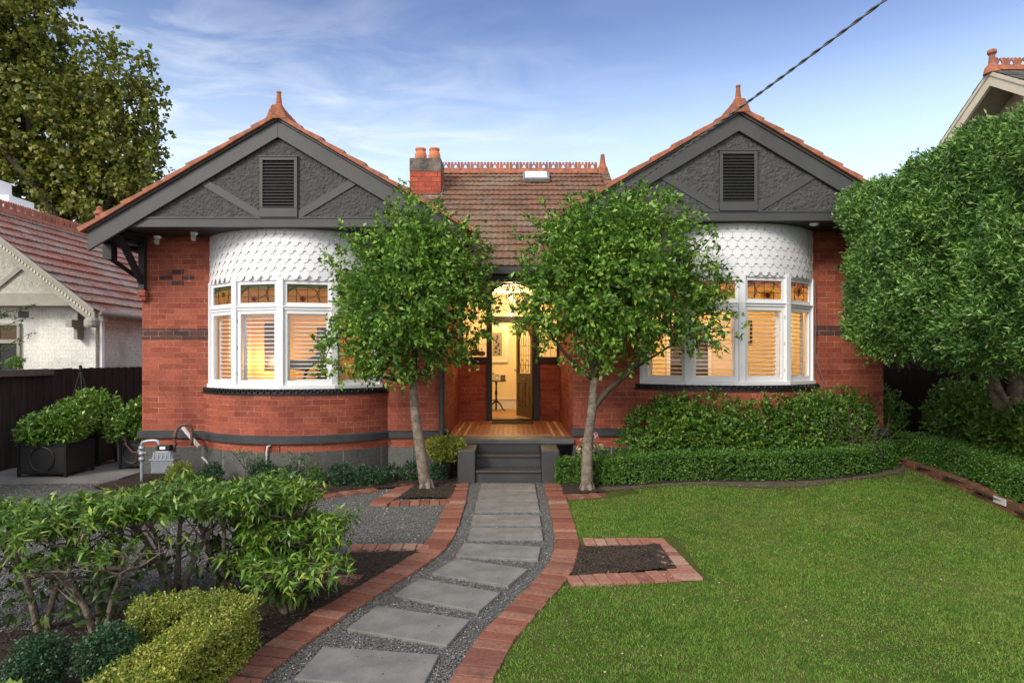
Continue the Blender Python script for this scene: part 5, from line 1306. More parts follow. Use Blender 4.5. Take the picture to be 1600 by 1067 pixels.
mb = MB(); p, q = A_+dv*(.24*11+.12+.004), A_+dv*(.24*12+.12-.004); g0_ = float(G(p.x, p.y)); c = [p-nv*.062, q-nv*.062, q-nv*.0555, p-nv*.0555]
c2 = [p+nv*.062, q+nv*.062, q+nv*.0555, p+nv*.0555]
mb.hexa([Vector((v.x, v.y, g0_+.045)) for v in c]+[Vector((v.x, v.y, g0_+.122)) for v in c]); mb.hexa([Vector((v.x, v.y, g0_+.045)) for v in c2]+[Vector((v.x, v.y, g0_+.122)) for v in c2]); mb.build('paint_stain', M['pvc'], wb)

bg_ = empty('backdrop_shrub', (8.6, 15, 0), 'tall dark shrub beyond the gate and fence right of the house', 'shrub')
C, D = blob_points([(8.6, 14.2, 1.9, .9, .7, 1.1), (7.6, 15, 2.1, .9, .7, 1.2), (9.6, 14, 1.8, .9, .7, 1.2)], 1500, .3); P, d = sprays(C, D, 9, .2, .8, 0); leaf_mesh('foliage', P, d, rng.uniform(.08, .13, len(P)), .5, M['leaf_dark'], bg_)
mb = MB(); mb.tube([(8.6, 14.2, 0), (8.6, 14.2, 2)], [.08, .05], 7); mb.tube([(7.6, 15, 0), (7.6, 15, 2)], [.08, .05], 7); mb.tube([(9.6, 14, 0), (9.6, 14, 2)], [.08, .05], 7); mb.split('stem', M['bark_dk'], bg_)
# stepping pavers
PV = [((506, 1011.8), (686, 1025), None, (459, 1062.5)), ((589, 948), (734, 970), None, (542, 984)), ((656, 905.5), (781.5, 928), None, (615.4, 931)), ((712.6, 874), (825, 891), None, (674.5, 897.5)), ((725, 850), (845, 856), None, (712.6, 869.6)),
      ((736, 826), (846, 826), None, (731, 844)), ((740, 806), (843, 806), None, (736, 821.4)), ((744, 786.6), (839.6, 786), None, (742, 800.7)), ((748, 770.6), (837, 770), None, (746, 783.7)), ((752, 757), (835, 757), None, (750, 767.7))]
ordn = ['nearest', 'second', 'third', 'fourth', 'fifth', 'sixth', 'seventh', 'eighth', 'ninth', 'farthest']
for i, (tl_, tr_, _, bl_) in enumerate(PV):
    a, b, c = (Vector((*gp(*p), 0)) for p in (tl_, tr_, bl_)); d_ = c+(b-a); mb = MB(); q = [c, d_, b, a]
    mb.hexa([Vector((p.x, p.y, -.03)) for p in q]+[Vector((p.x, p.y, .012+.001*i)) for p in q]); ctr = (a+b+c+d_)/4
    o = mb.build('stepping_stone', M['paver'], None, (ctr.x, ctr.y, 0), bevel=.005)
    lab = {0: 'large grey stepping stone nearest the camera', 9: 'narrow-looking grey stepping stone right at the foot of the steps'}.get(i, '%s grey stepping stone counted from the camera towards the steps' % ordn[i])
    tag(o, lab, 'stepping stone', 'grey stepping stones of the garden path')

# scattered stones
def stones(name, pts, z, s, mat, flat=.55):
    n = len(pts); base = np.array([[1, 0, 0], [0, 1, 0], [-1, 0, 0], [0, -1, 0], [0, 0, 1], [0, 0, -.4]], float)
    V = base[None]*(1+.35*rng.normal(size=(n, 6, 1)).clip(-1, 1)); V[:, :, 2] *= flat; V = V+rng.normal(scale=.15, size=V.shape)
    a = rng.uniform(0, 2*PI, n); ca, sa = np.cos(a), np.sin(a); x = V[:, :, 0]*ca[:, None]-V[:, :, 1]*sa[:, None]*.7; y = V[:, :, 0]*sa[:, None]+V[:, :, 1]*ca[:, None]*.7
    V = np.stack([x, y, V[:, :, 2]], 2)*s[:, None, None]; V += np.c_[pts, z][:, None]
    F = (np.array([[0, 1, 4], [1, 2, 4], [2, 3, 4], [3, 0, 4], [1, 0, 5], [2, 1, 5], [3, 2, 5], [0, 3, 5]])[None]+np.arange(n)[:, None, None]*6).reshape(-1, 3)
    o = np_mesh(name, V.reshape(-1, 3), F, mat); o['kind'] = 'stuff'; return o
def scatter(x0, x1, y0, y1, n, ins, bias=1.0):
    x = rng.uniform(x0, x1, n); y = y0+(y1-y0)*rng.random(n)**bias; m = np.array([ins(a, b) for a, b in zip(x, y)]); return np.c_[x, y][m]
vL, vLo, vRi, vRo = (np.vectorize(f) for f in (fLi, fLo, fRi, fRo))
x = rng.uniform(-2.2, 1.0, 110000); y = 2.9+6.4*rng.random(110000)**1.5; m = (x > vL(y)-.015) & (x < vRi(y)+.015); pts = np.c_[x, y][m]
o = stones('gravel', pts, np.full(len(pts), -.004), rng.uniform(.004, .009, len(pts)), M['stone']); tag(o, 'fine grey gravel between the stepping stones', 'gravel')
x = rng.uniform(-9, 0, 150000); y = 3.4+6.3*rng.random(150000)**1.3; m = (x < vLo(y)-.0) & (np.abs(x) < y*.82); pts = np.c_[x, y][m]; mm = np.array([not (i2b(a, b) or i1(a, b)) for a, b in pts]); pts = pts[mm]
o = stones('gravel', pts, np.full(len(pts), -.008), rng.uniform(.006, .012, len(pts)), M['stone']); tag(o, 'loose grey gravel on the driveway at the left', 'gravel')
allp = []
for ins, n_, (a, b, c, d_) in beds: allp.append(scatter(a, b, c, d_, n_*3, ins))
pts = np.concatenate(allp); o = stones('bark_mulch', pts, np.full(len(pts), .022), rng.uniform(.004, .013, len(pts)), M['chip'], .4); tag(o, 'dark bark chips scattered over the garden beds', 'mulch')

# grass
def grass(n):
    y = 2.6+7.4*rng.random(n)**1.45; x = rng.uniform(-.8, 6.3, n)
    m = (x > vRo(y)-.01) & (x < 5.93-(9.8-y)*.155) & (np.abs(x) < y*.82+.2)
    hx = np.interp(x, [p[0] for p in hp], [p[1] for p in hp]); m &= ~((x > .65) & (y > hx-.27-.06*rng.random(n)))
    bare = (y > hx-.50-.1*np.sin(x*2.3)-.45*rng.random(n)**2) & (x > .65) & (rng.random(n) < .85); m &= ~bare
    m &= ~((x > 4.2) & (y > 8.4+(5.2-x)*.5) & (rng.random(n) < .6))
    x, y = x[m], y[m]
    def box(xx, yy, P): 
        c = np.zeros(len(xx), bool); j = len(P)-1
        for i in range(len(P)):
            a, b = P[i], P[j]; t = ((a[1] > yy) != (b[1] > yy)) & (xx < (b[0]-a[0])*(yy-a[1])/(b[1]-a[1]+1e-12)+a[0]); c ^= t; j = i
        return c
    k = ~box(x, y, [gp(890, 840), gp(1055, 840), gp(1110, 908), gp(875, 917)]); k &= ~box(x, y, [gp(870, 752), gp(965, 754), gp(1000, 779), gp(882, 783)])
    x, y = x[k], y[k]; n = len(x); z = G(x, y)-.003
    h = rng.uniform(.007, .020, n)*(1+.35*np.sin(x*3+1)*np.cos(y*2.3)+.35*np.sin(x*19+3*np.sin(y*7))*np.cos(y*17+2*np.sin(x*5))); w = rng.uniform(.0016, .0032, n)*(1+.12*y/3); a = rng.uniform(0, 2*PI, n)
    P = np.c_[x, y, z]; s = np.c_[np.cos(a), np.sin(a), 0*a]*w[:, None]; tip = P+np.c_[rng.normal(scale=.55, size=n)*h, rng.normal(scale=.55, size=n)*h, h]
    V = np.stack([P-s, P+s, tip], 1).reshape(-1, 3); F = np.arange(3*n).reshape(-1, 3); return V, F
V, F = grass(620000); o = np_mesh('grass', V, F, M['blade']); tag(o, 'mown green lawn grass right of the path', 'grass', kind='stuff')
x = rng.uniform(.2, 5.6, 420); y = 2.8+6.0*rng.random(420); m = (x > vRo(y)+.1) & (x < 5.2); pts = np.c_[x, y][m]
lv = leaf_mesh('fallen_leaves', np.c_[pts, G(pts[:, 0], pts[:, 1])+.022], np.c_[rng.normal(size=(len(pts), 2)), np.zeros(len(pts))], rng.uniform(.008, .022, len(pts)), .6, M['flower_old']); tag(lv, 'small dry leaves fallen on the lawn', 'leaves', kind='stuff')

x = rng.uniform(-1.9, .9, 520); y = 3.2+6*rng.random(520); m = (x > vLo(y)) & (x < vRo(y)); pts = np.c_[x, y][m]
m2 = rng.random(900); xs_ = rng.uniform(-1.9, .6, 900); ys_ = 3.3+5.9*rng.random(900); mk = (xs_ > vL(ys_)) & (xs_ < vRi(ys_)); pk = np.c_[xs_, ys_][mk]
o = stones('gravel', pk, np.full(len(pk), .023), rng.uniform(.003, .006, len(pk)), M['stone']); tag(o, 'stray gravel grains kicked up onto the stepping stones', 'gravel')
o = stones('path_litter', pts, np.full(len(pts), .026), rng.uniform(.003, .008, len(pts)), M['chip'], .4); tag(o, 'small dark leaf litter dropped on the pavers and edging bricks', 'litter')
# ---------------------------------------------------------------- left side things
def fence(name, a, b, h, label, mat, bw=.12, z0=0, cap=None, side=1):
    a, b = Vector((*a, z0)), Vector((*b, z0)); L = (b-a).length; d = (b-a).normalized(); n_ = Vector((-d.y, d.x, 0))*side
    t = empty(name, a, label, 'fence'); mb = MB(); k = int(L/bw)
    for i in range(k):
        p = a+d*(i*bw+.004)+n_*(.012*(i % 2)); q = p+d*(bw+.012 if i % 2 else bw-.008); hh = h+random.uniform(-.008, .008); up = Vector((0, 0, hh))
        mb.hexa([p, q, q+n_*.018, p+n_*.018, p+up, q+up, q+n_*.018+up, p+n_*.018+up])
    mb.build('paling', M[mat], t)
    rl = MB()
    for z in (.3, h-.25): rl.bar(a-n_*.03+Vector((0, 0, z)), b-n_*.03+Vector((0, 0, z)), .05, .07) if False else rl.bar(a-n_*-.06+Vector((0, 0, z)), b-n_*-.06+Vector((0, 0, z)), .04, .07)
    rl.build('rail', M[mat], t)
    if cap: c_ = MB(); c_.hexa([Vector((p[0], p[1], cap[2]+zz)) for zz in (0, .11) for p in ((cap[0][0]-.10, cap[0][1]), (cap[0][0]+.06, cap[0][1]), (cap[1][0]+.06, cap[1][1]), (cap[1][0]-.10, cap[1][1]))]); c_.build('capping_board', M['board'], t, bevel=.005)
    return t
fence('paling_fence', (-8.0, 4), (-8.05, 20), 1.62, 'dark brown paling fence along the left side of the driveway', 'fence', cap=((-8.0, 6.0), (-8.0, 11.1), 1.51), side=1)
fence('paling_fence', (7.9, 4), (7.7, 17), 1.75, 'shadowy dark paling fence behind the right hedges', 'fence_dk', side=-1)
g_ = empty('side_gate', (6.75, 13.5, .1), 'dark timber gate across the narrow passage right of the house', 'gate')
mb = MB()
for i in range(16): mb.box(5.84+i*.117, 13.5, .12, 5.84+i*.117+.112, 13.52, 2.35)
mb.build('gate_board', M['fence_dk'], g_)
mb = MB(); mb.box(5.84, 13.521, .5, 7.7, 13.56, .6); mb.box(5.84, 13.521, 1.6, 7.7, 13.56, 1.7); mb.build('gate_rail', M['fence_dk'], g_)

def planter(x0, x1, y0, y1, h, blobs, label, n=700):
    t = empty('planter_shrub', ((x0+x1)/2, (y0+y1)/2, .035), label, 'planter', 'black planter boxes on the concrete'); z0 = .035
    mb = MB(); w = .035
    for x in (x0, x1-w):
        for y in (y0, y1-w): mb.box(x, y, z0, x+w, y+w, z0+h)
    for z in (z0+.05, z0+h-w-.001):
        mb.box(x0+w, y0+.002, z, x1-w, y0+w-.002, z+w); mb.box(x0+w, y1-w+.002, z, x1-w, y1-.002, z+w); mb.box(x0+.002, y0+w, z, x0+w-.002, y1-w, z+w); mb.box(x1-w+.002, y0+w, z, x1-.002, y1-w, z+w)
    cx, cy, r = (x0+x1)/2, (y0+y1)/2, min(x1-x0, h)*.36
    mb.tube([(cx+r*math.cos(a), y0+.012, z0+h*.53+r*math.sin(a)) for a in [2*PI*k/20 for k in range(21)]], .012, 5, False)
    mb.build('planter_frame', M['black'], t)
    mb = MB(); mb.box(x0+.02, y0+.02, z0+.07, x1-.02, y1-.02, z0+h-.04); mb.build('planter_box', M['charcoal_dk'], t)
    C, D = blob_points(blobs, n, .4); C[:, 2] = np.maximum(C[:, 2], z0+h-.12)
    P, d = sprays(C, D+np.array([0, 0, .3]), 8, .10, .7, .15); leaf_mesh('foliage', P, d, rng.uniform(.05, .085, len(P)), .48, M['leaf_pot'], t, flat=1.5)
    return t
planter(-7.35, -6.62, 9.5, 10.15, .50, [(-6.98, 9.8, .74, .38, .36, .22), (-6.80, 9.75, .82, .28, .3, .20), (-7.15, 9.75, .66, .26, .28, .2)], 'largest black planter box with a bright green shrub against the fence', 800)
planter(-7.30, -6.78, 10.5, 11.0, .52, [(-7.05, 10.7, .95, .40, .35, .27), (-6.85, 10.6, .85, .3, .3, .24)], 'black planter box with a glossy shrub just behind the largest one', 500)
planter(-6.27, -5.86, 10.2, 10.6, .46, [(-6.12, 10.35, .74, .30, .22, .24), (-6.0, 10.4, .90, .19, .2, .20), (-6.25, 10.3, .62, .18, .18, .12)], 'black planter box with a leafy shrub against the left corner of the brick house', 420)
mb = MB(); mb.tube([(-6.16, 10.17, .56), (-6.12, 10.16, .42), (-6.02, 10.15, .32), (-5.94, 10.15, .31), (-5.88, 10.15, .40), (-5.84, 10.15, .56)], .012, 6); mb.tube([(-5.85, 10.15, .54), (-5.92, 10.15, .36), (-5.96, 10.14, .18)], .012, 6)
o = mb.build('garden_hose', M['hose'], None, (-6.0, 10.15, .2), smooth=True); tag(o, 'loop of reddish brown hose hanging over the planter at the house corner', 'hose')
# obelisk trellis
tr = empty('plant_obelisk', (-7.35, 10.9, .04), 'thin black metal plant obelisk standing against the fence', 'trellis'); mb = MB()
for (sx, sy) in ((-1, -1), (1, -1), (1, 1), (-1, 1)): mb.tube([(-7.35+.2*sx, 10.5+.2*sy+.4, .5), (-7.35, 10.9, 1.6)], .010, 5)
for f in (.3, .6): s = .2*(1-f); z = .5+1.1*f; mb.tube([(-7.35+s, 10.9+s, z), (-7.35+s, 10.9-s, z), (-7.35-s, 10.9-s, z), (-7.35-s, 10.9+s, z), (-7.35+s, 10.9+s, z)], .008, 4)
mb.lathe((-7.35, 10.9, 1.58), [(.02, 0), (.035, .03), (.02, .06), (.03, .09), (.001, .11)], 8); mb.build('trellis_frame', M['black'], tr)
# gas meter
gm = empty('gas_meter', (-5.1, 9.3, 0), 'grey gas meter with galvanised and brown pipes at the left bay corner', 'gas meter')
Yg = 9.2; mb = MB(); x0, x1 = -5.20, -4.87
mb.prism([(x0, Yg, .14), (x1, Yg, .14), (x1, Yg, .34), (x1-.02, Yg, .40), (x1-.07, Yg, .47), (x0+.07, Yg, .47), (x0+.02, Yg, .40), (x0, Yg, .34)], (0, .2, 0)); b_ = mb.build('meter_body', M['meter'], gm, bevel=.02)
mb = MB()
for i in range(5): mb.tube([(x0+.05+i*.058, Yg-.006, .36), (x0+.05+i*.058, Yg+.01, .455)], .012, 6)
mb.box(x0-.012, Yg-.012, .335, x1+.012, Yg+.21, .355); mb.build('meter_flange', M['galv'], gm)
mb = MB(); mb.box(-5.13, Yg+.03, .47, -4.94, Yg+.12, .55); dd_ = mb.build('index_box', M['black'], gm, bevel=.006); mb = MB(); mb.box(-5.08, Yg+.026, .49, -5.0, Yg+.0295, .53); mb.build('dial', M['white'], dd_)
mb = MB(); limb(mb, [(-5.12, Yg+.1, .45), (-5.13, Yg+.1, .56), (-5.17, Yg+.1, .605), (-5.30, Yg+.1, .60), (-5.38, Yg+.1, .56), (-5.38, Yg+.1, .40), (-5.38, Yg+.1, -.02)], .024, .022, 9)
for z in (.34, .42, .5): mb.tube([(-5.38, Yg+.1, z-.025), (-5.38, Yg+.1, z+.025)], .042, 8)
mb.tube([(-5.43, Yg+.1, .46), (-5.31, Yg+.1, .42)], .02, 6); mb.build('inlet_pipe', M['galv'], gm, smooth=True)
mb = MB(); limb(mb, [(-4.92, Yg+.12, .45), (-4.92, Yg+.15, .70), (-4.88, Yg+.2, .80), (-4.78, Yg+.2, .83), (-4.72, Yg+.22, .78), (-4.71, Yg+.22, .52)], .026, .024, 9)
for z in (.55, .66): mb.tube([(-4.92, Yg+.14, z-.02), (-4.92, Yg+.14, z+.02)], .036, 8)
mb.build('outlet_pipe', M['rust'], gm, smooth=True)
mb = MB(); mb.bar((-5.07, 9.85, .74), (-4.70, 9.60, .48), .03, .045); mb.bar((-4.6, 9.5, .34), (-4.45, 9.45, .22), .02, .02); o = mb.build('waste_pipe', M['pvc'], gm)

# security lights
def seclight(x, y, z, label):
    t = empty('security_light', (x, y, z), label, 'light fitting', 'fittings under the left soffit')
    mb = MB(); mb.lathe((x, y, z-.03), [(.055, .03), (.05, 0), (.02, -.01)], 12); mb.build('mount', M['white'], t)
    mb = MB(); mb.bar((x, y, z-.02), (x+.01, y-.05, z-.12), .07, .05, (1, 0, 0)); mb.build('sensor_head', M['pvc'], t, bevel=.008)
seclight(-4.78, 9.62, 3.69, 'small white sensor fitting under the soffit beside the white shingles'); seclight(-5.40, 9.75, 3.66, 'pale spotlight fitting under the soffit near the left corner bracket')
mb = MB(); mb.lathe((4.43, 9.18+.2, 3.775), [(.07, 0), (.065, -.02), (.03, -.035), (.001, -.037)], 14); o = mb.build('soffit_light', M['white'], None, (4.43, 9.38, 3.775)); tag(o, 'round white light fitting under the right gable soffit', 'light fitting')

# overhead cable
mb = MB(); A_ = Vector((1.50, 9.12, 4.12)); B_ = Vector((2.66, 4.8, 4.50)); E_ = Vector((4.0, -2, 5.2)); P_ = []
for k in range(60):
    t = k/59; p = A_.lerp(B_+(B_-A_)*1.3, t); p.z -= .30*math.sin(PI*t)*.4; P_.append(p)
for ph in (0, PI):
    pts_ = []
    for k in range(400):
        t = k/399*59; i = min(int(t), 58); p = P_[i].lerp(P_[i+1], t-i); a = k*.55+ph; pts_.append(p+Vector((.007*math.cos(a), 0, .007*math.sin(a))))
    mb.tube(pts_, .0075, 5)
o = mb.build('overhead_cable', M['cable'], None, (1.5, 9.12, 4.12)); tag(o, 'twisted grey overhead cable running down to the left barge of the right gable', 'cable')
# ---------------------------------------------------------------- neighbour left
nh = empty('neighbour_house', (-11.6, 13.6, 0), 'white painted brick neighbouring house with lichened terracotta roof on the left', 'house')
NX, NY = -8.85, 13.6; NR = -11.55; NS = .77
mb = MB(); mb.box(-14.3, NY, 0, NX, NY+.25, 3.02); mb.box(NX-.25, NY+.25, 0, NX, 24, 3.02); mb.box(-14.3, NY+.25, 0, -14.05, 24, 3.02); mb.build('wall', M['white_brick'], nh)
zr = 5.10; xe = NX+.35; ze = zr-NS*abs(xe-NR)
mb = MB(); tile_plane(mb, (xe, NY-.55, ze), (0, 1, 0), (-1, 0, NS), 11, abs(xe-NR)*math.sqrt(1+NS*NS), gauge=.33, pitch=.24, du=.04, thick=.05, amp=.02)
tile_plane(mb, (2*NR-xe, NY-.55, ze), (0, 1, 0), (1, 0, NS), 11, abs(xe-NR)*math.sqrt(1+NS*NS), gauge=.33, pitch=.24, du=.12, thick=.05, amp=.02)
mb.face([(xe, NY-.5, ze-.02), (xe, NY+10.4, ze-.02), (NR, NY+10.4, zr-.02), (NR, NY-.5, zr-.02)]); mb.face([(2*NR-xe, NY-.5, ze-.02), (2*NR-xe, NY+10.4, ze-.02), (NR, NY+10.4, zr-.02), (NR, NY-.5, zr-.02)])
nro = mb.build('roof', M['roof_left'], nh)
mb = MB(); cresting(mb, (NR, NY-.5, zr+.06), (NR, NY+10.4, zr+.06), .22, .22); mb.build('ridge_cresting', M['terra'], nro)
yb = NY-.57; mb = MB(); h = .26
for s in (1, -1):
    X = lambda d: NR+s*d
    D_ = abs(xe-NR)+.0
    mb.prism([(NR, yb, zr+.03), (NR, yb, zr-h-.04), (X(D_), yb, ze-h), (X(D_), yb, ze+.03)], (0, .05, 0))
    mb.prism([(NR, yb-.04, zr+.06), (NR, yb-.04, zr-.0), (X(D_), yb-.04, ze-.0), (X(D_), yb-.04, ze+.06)], (0, .04, 0))
    mb.lathe((X(D_-.08), yb+.04, ze-.32), [(.001, 0), (.12, .0), (.14, .04), (.14, .14), (.1, .2)], 12)
mb.build('bargeboard', M['trimw'], nh)
mb = MB()
for k in range(46):
    d_ = .15+k*.062; mb.box(NR+d_, yb-.018, zr-NS*d_-.16, NR+d_+.03, yb-.001, zr-NS*d_-.11)
mb.split('dentil', M['cream'], nh)
mb = MB(); zb = 3.05
mb.prism([(NR-2.5, NY-.30, zb), (NR+2.5, NY-.30, zb), (NR, NY-.30, zr-.12)], (0, .12, 0)); mb.build('gable_panel', M['roughw'], nh)
mb = MB(); mb.box(NR-2.6, NY-.36, zb-.10, NR+2.5, NY-.301, zb+.10); mb.box(NR-2.6, NY-.40, zb-.16, NR+2.4, NY-.0, zb-.10)
mb.bar((NR+1.55, NY-.33, zb+.78), (NR+.65, NY-.33, zb+.05), .09, .04, (0, -1, 0)); mb.box(NR+.56, NY-.35, zb, NR+.66, NY-.301, zb+1.3); mb.build('gable_timber', M['trimw'], nh)
mb = MB(); mb.box(NX-.35, NY-.42, 2.45, NX-.22, NY-.0, 2.6); mb.box(NX-.33, NY-.2, 2.2, NX-.25, NY-.001, 2.9); mb.build('bracket', M['trimw'], nh)
mb = MB(); mb.tube([(xe+.04, NY-.5, ze-.02), (xe+.04, 24, ze-.02)], .06, 8); mb.build('gutter', M['trimw'], nh)
mb = MB(); mb.tube([(xe, NY+.12, ze-.05), (NX+.06, NY+.12, 2.8), (NX+.06, NY+.12, 0)], .05, 8); mb.box(NX+.0, NY+.04, 2.6, NX+.14, NY+.2, 2.86); mb.build('downpipe', M['white'], nh)
mb = MB(); mb.box(NX-1.55-.09, NY-.008, 2.66, NX-1.55+.13, NY-.0005, 2.80)
mb.build('air_vent', M['board'], nh)
# window
wx0, wx1 = -11.6, -10.42; mb = MB()
for x in (wx0, wx1-.06, (wx0+wx1)/2-.03+.1): mb.box(x, NY-.06, 1.3, x+.06, NY-.0005, 2.55)
mb.box(wx0+.06, NY-.055, 2.5, wx1-.06, NY-.001, 2.55); mb.box(wx0+.06, NY-.055, 2.12, wx1-.06, NY-.001, 2.2); mb.box(wx0, NY-.08, 1.22, wx1, NY-.001, 1.3); wo = mb.build('window', M['trimw'], nh)
mb = MB(); mb.box(wx0+.06, NY-.02, 1.3, wx1-.06, NY-.0012, 2.12); mb.build('pane', M['black'], wo); mb = MB(); mb.box(wx0+.06, NY-.02, 2.2, wx1-.06, NY-.0012, 2.5); mb.build('blind', M['doorwood'], wo)
mb = MB(); mb.box(-13.1, 15.2, 4.6, -11.95, 16.0, 5.48+.2); mb.box(-13.2, 15.1, 5.4, -12.0+.12, 16.1, 5.52); mb.box(-12.9, 15.4, 5.5, -12.35, 15.8, 6.1); mb.build('chimney', M['white'], nro)
# second roof behind
n2 = empty('hipped_house', (-12.5, 22, 0), 'weathered terracotta hipped roof with a red finial behind the white house', 'house')
Yh = 21.5; apx = at(155, 352, Yh); mb = MB()
a = Vector(apx); ev = 3.4
A1, B1, C1, D1 = Vector((a.x-3.2, Yh-3.2, a.z-2.2)), Vector((a.x+3.2, Yh-3.2, a.z-2.2)), Vector((a.x+3.2, Yh+6, a.z-2.2)), Vector((a.x-3.2, Yh+6, a.z-2.2))
tile_plane(mb, (a.x-3.2, Yh-3.2, a.z-2.2), (1, 0, 0), (0, 1, .6875), 6.4, 3.88, gauge=.33, du=.08, pitch=.24, clip=lambda u, v: abs(u-3.2) < (3.88-v)/3.88*3.2+.05)
mb.face([A1, Vector((a.x, Yh, a.z)), Vector((a.x, Yh+3, a.z)), D1]); mb.face([B1, C1, Vector((a.x, Yh+3, a.z)), Vector((a.x, Yh, a.z))])
mb.face([C1, D1, Vector((a.x, Yh+3, a.z))])
ro2 = mb.build('roof', M['roof_left'], n2)
mb = MB(); mb.bar(A1+Vector((0, 0, .05)), a+Vector((0, 0, .05)), .2, .1); mb.bar(B1+Vector((0, 0, .05)), a+Vector((0, 0, .05)), .2, .1); mb.build('hip_capping', M['terra_old'], ro2)
mb = MB(); mb.lathe((a.x, Yh, a.z), [(.28, -.1), (.25, .05), (.13, .15), (.11, .3), (.17, .36), (.16, .42), (.08, .5), (.09, .58), (.001, .66)], 12); mb.build('finial', M['terra'], ro2)
mb = MB(); mb.box(a.x-3, Yh-3, 0, a.x+3, Yh+5.8, a.z-2.2); mb.build('wall', M['white_brick'], n2)
# sapling by neighbour window
sp2 = empty('sapling', (-8.9, 11.2, 0), 'feathery dark green sapling leaning in at the left edge above the fence', 'tree'); mb = MB(); C = []
base_ = Vector((-9.35, 11.2, 0)); mb.tube([base_, base_+Vector((.1, 0, 1.6)), base_+Vector((0, 0, 2.9))], [.03, .022, .008], 6)
for (px, py, qx, qy) in ((-30, 505, 52, 476), (-30, 530, 42, 496), (-30, 565, 50, 520), (-30, 580, 25, 560), (-40, 480, 25, 500)):
    p, q = Vector(at(px, py, 11.2)), Vector(at(qx, qy, 11.2)); mb.tube([p, (p+q)/2+Vector((0, 0, .03)), q], [.01, .007, .003], 5, False)
    for k in range(26): t = random.random(); C.append(tuple(p.lerp(q, t)+Vector((random.gauss(0, .02), random.gauss(0, .05), random.gauss(0, .035*(1.3-t))))))
mb.build('trunk', M['bark_dk'], sp2); C = np.array(C); P, d = sprays(C, np.tile([.8, 0, .2], (len(C), 1)), 7, .07, .5, 0); leaf_mesh('foliage', P, d, rng.uniform(.03, .06, len(P)), .35, M['leaf_lower'], sp2)
ball('creeper', (-8.55+.1, 10.9, 1.72), .12, 60, M['leaf_pot'], 'small green creeper peeping over the fence capping', None, (.04, .06), .5, .06, 'plant')

# ---------------------------------------------------------------- neighbour right
n3 = empty('upper_storey_house', (12, 13.4, 0), 'cream upper storey gable with red ridge finial behind the clipped tree on the right', 'house')
XG = 10.0; Yr = 13.4; za = 7.78; s3 = .66
mb = MB()
for s in (-1, 1):
    L = 2.6
    mb.prism([(XG, Yr, za), (XG, Yr, za-.27), (XG, Yr+s*L, za-.27-s3*L), (XG, Yr+s*L, za-s3*L)], (.06, 0, 0))
    mb.prism([(XG-.025, Yr, za+.04), (XG-.025, Yr, za-.05), (XG-.025, Yr+s*L, za-.05-s3*L), (XG-.025, Yr+s*L, za+.04-s3*L)], (.024, 0, 0))
mb.build('bargeboard', M['cream'], n3)
mb = MB()
for s in (-1, 1): mb.prism([(XG+.06, Yr, za-.06), (XG+.06, Yr+s*2.6, za-.06-s3*2.6), (XG+.06, Yr+s*2.6, za-.10-s3*2.6), (XG+.06, Yr, za-.10)], (.7, 0, 0))
mb.build('soffit', M['trimw'], n3)
mb = MB(); mb.prism([(XG+.75, Yr-2.3, 0), (XG+.75, Yr+2.3, 0), (XG+.75, Yr+2.3, za-.1-s3*2.3), (XG+.75, Yr, za-.1), (XG+.75, Yr-2.3, za-.1-s3*2.3)], (6, 0, 0)); mb.build('wall', M['cream'], n3)
mb = MB()
for s in (-1, 1): tile_plane(mb, (XG-.03, Yr+s*2.65, za+.04-s3*2.65), (1, 0, 0), (0, -s, s3), 6.5, 2.65*math.sqrt(1+s3*s3), gauge=.22, du=.1, pitch=.3, amp=.004, thick=.02)
r3 = mb.build('roof', M['roof_slate'], n3)
mb = MB(); cresting(mb, (XG+.1, Yr, za+.10), (XG+6, Yr, za+.10), .2, .24); mb.build('ridge_cresting', M['terra'], r3)
mb = MB(); mb.lathe((XG+.05, Yr, za+.02), [(.16, -.05), (.13, .08), (.07, .16), (.055, .34), (.09, .38), (.085, .44), (.05, .46), (.001, .48)], 12); mb.build('finial', M['terra'], r3)
mb = MB(); X_ = XG+.75
mb.box(X_-.05, Yr-1.5, 6.05, X_-.001, Yr+.9, 6.15); mb.box(X_-.05, Yr-1.5, 5.2, X_-.001, Yr+.9, 5.3)
for y in (-1.5, -.9, -.3, .3, .84): mb.box(X_-.048, Yr+y, 5.3, X_-.002, Yr+y+.07, 6.05)
w3 = mb.build('window', M['cream'], n3); mb = MB(); mb.box(X_-.02, Yr-1.45, 5.3, X_-.003, Yr+.85, 6.05); mb.build('pane', M['lead'], w3)

# ---------------------------------------------------------------- world, sun, camera
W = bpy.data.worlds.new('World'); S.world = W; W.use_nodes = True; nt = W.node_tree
for n_ in list(nt.nodes): nt.nodes.remove(n_)
SUN_EL, SUN_AZ = 32, 215   # azimuth clockwise from +Y (north); 215 = behind-left
sky = N(nt, 'ShaderNodeTexSky', sky_type='NISHITA'); sky.sun_disc = False; sky.sun_elevation = R(SUN_EL); sky.sun_rotation = R(SUN_AZ); sky.air_density = 1.0; sky.dust_density = .6; sky.ozone_density = 2.5
tc = N(nt, 'ShaderNodeTexCoord'); sx = N(nt, 'ShaderNodeSeparateXYZ'); nt.links.new(tc.outputs['Generated'], sx.inputs[0])
# deeper blue with height, pale near the horizon (graded evening sky)
tint = ramp(nt, sx.outputs[2], [(0.0, (1.18, 1.08, .98)), (.18, (1.08, 1.03, .98)), (.28, (.80, .92, 1.0)), (.38, (.58, .76, .96)), (.46, (.38, .56, .84)), (.56, (.28, .46, .78))])
skyc = mixc(nt, 1.0, sky.outputs[0], tint, 'MULTIPLY')
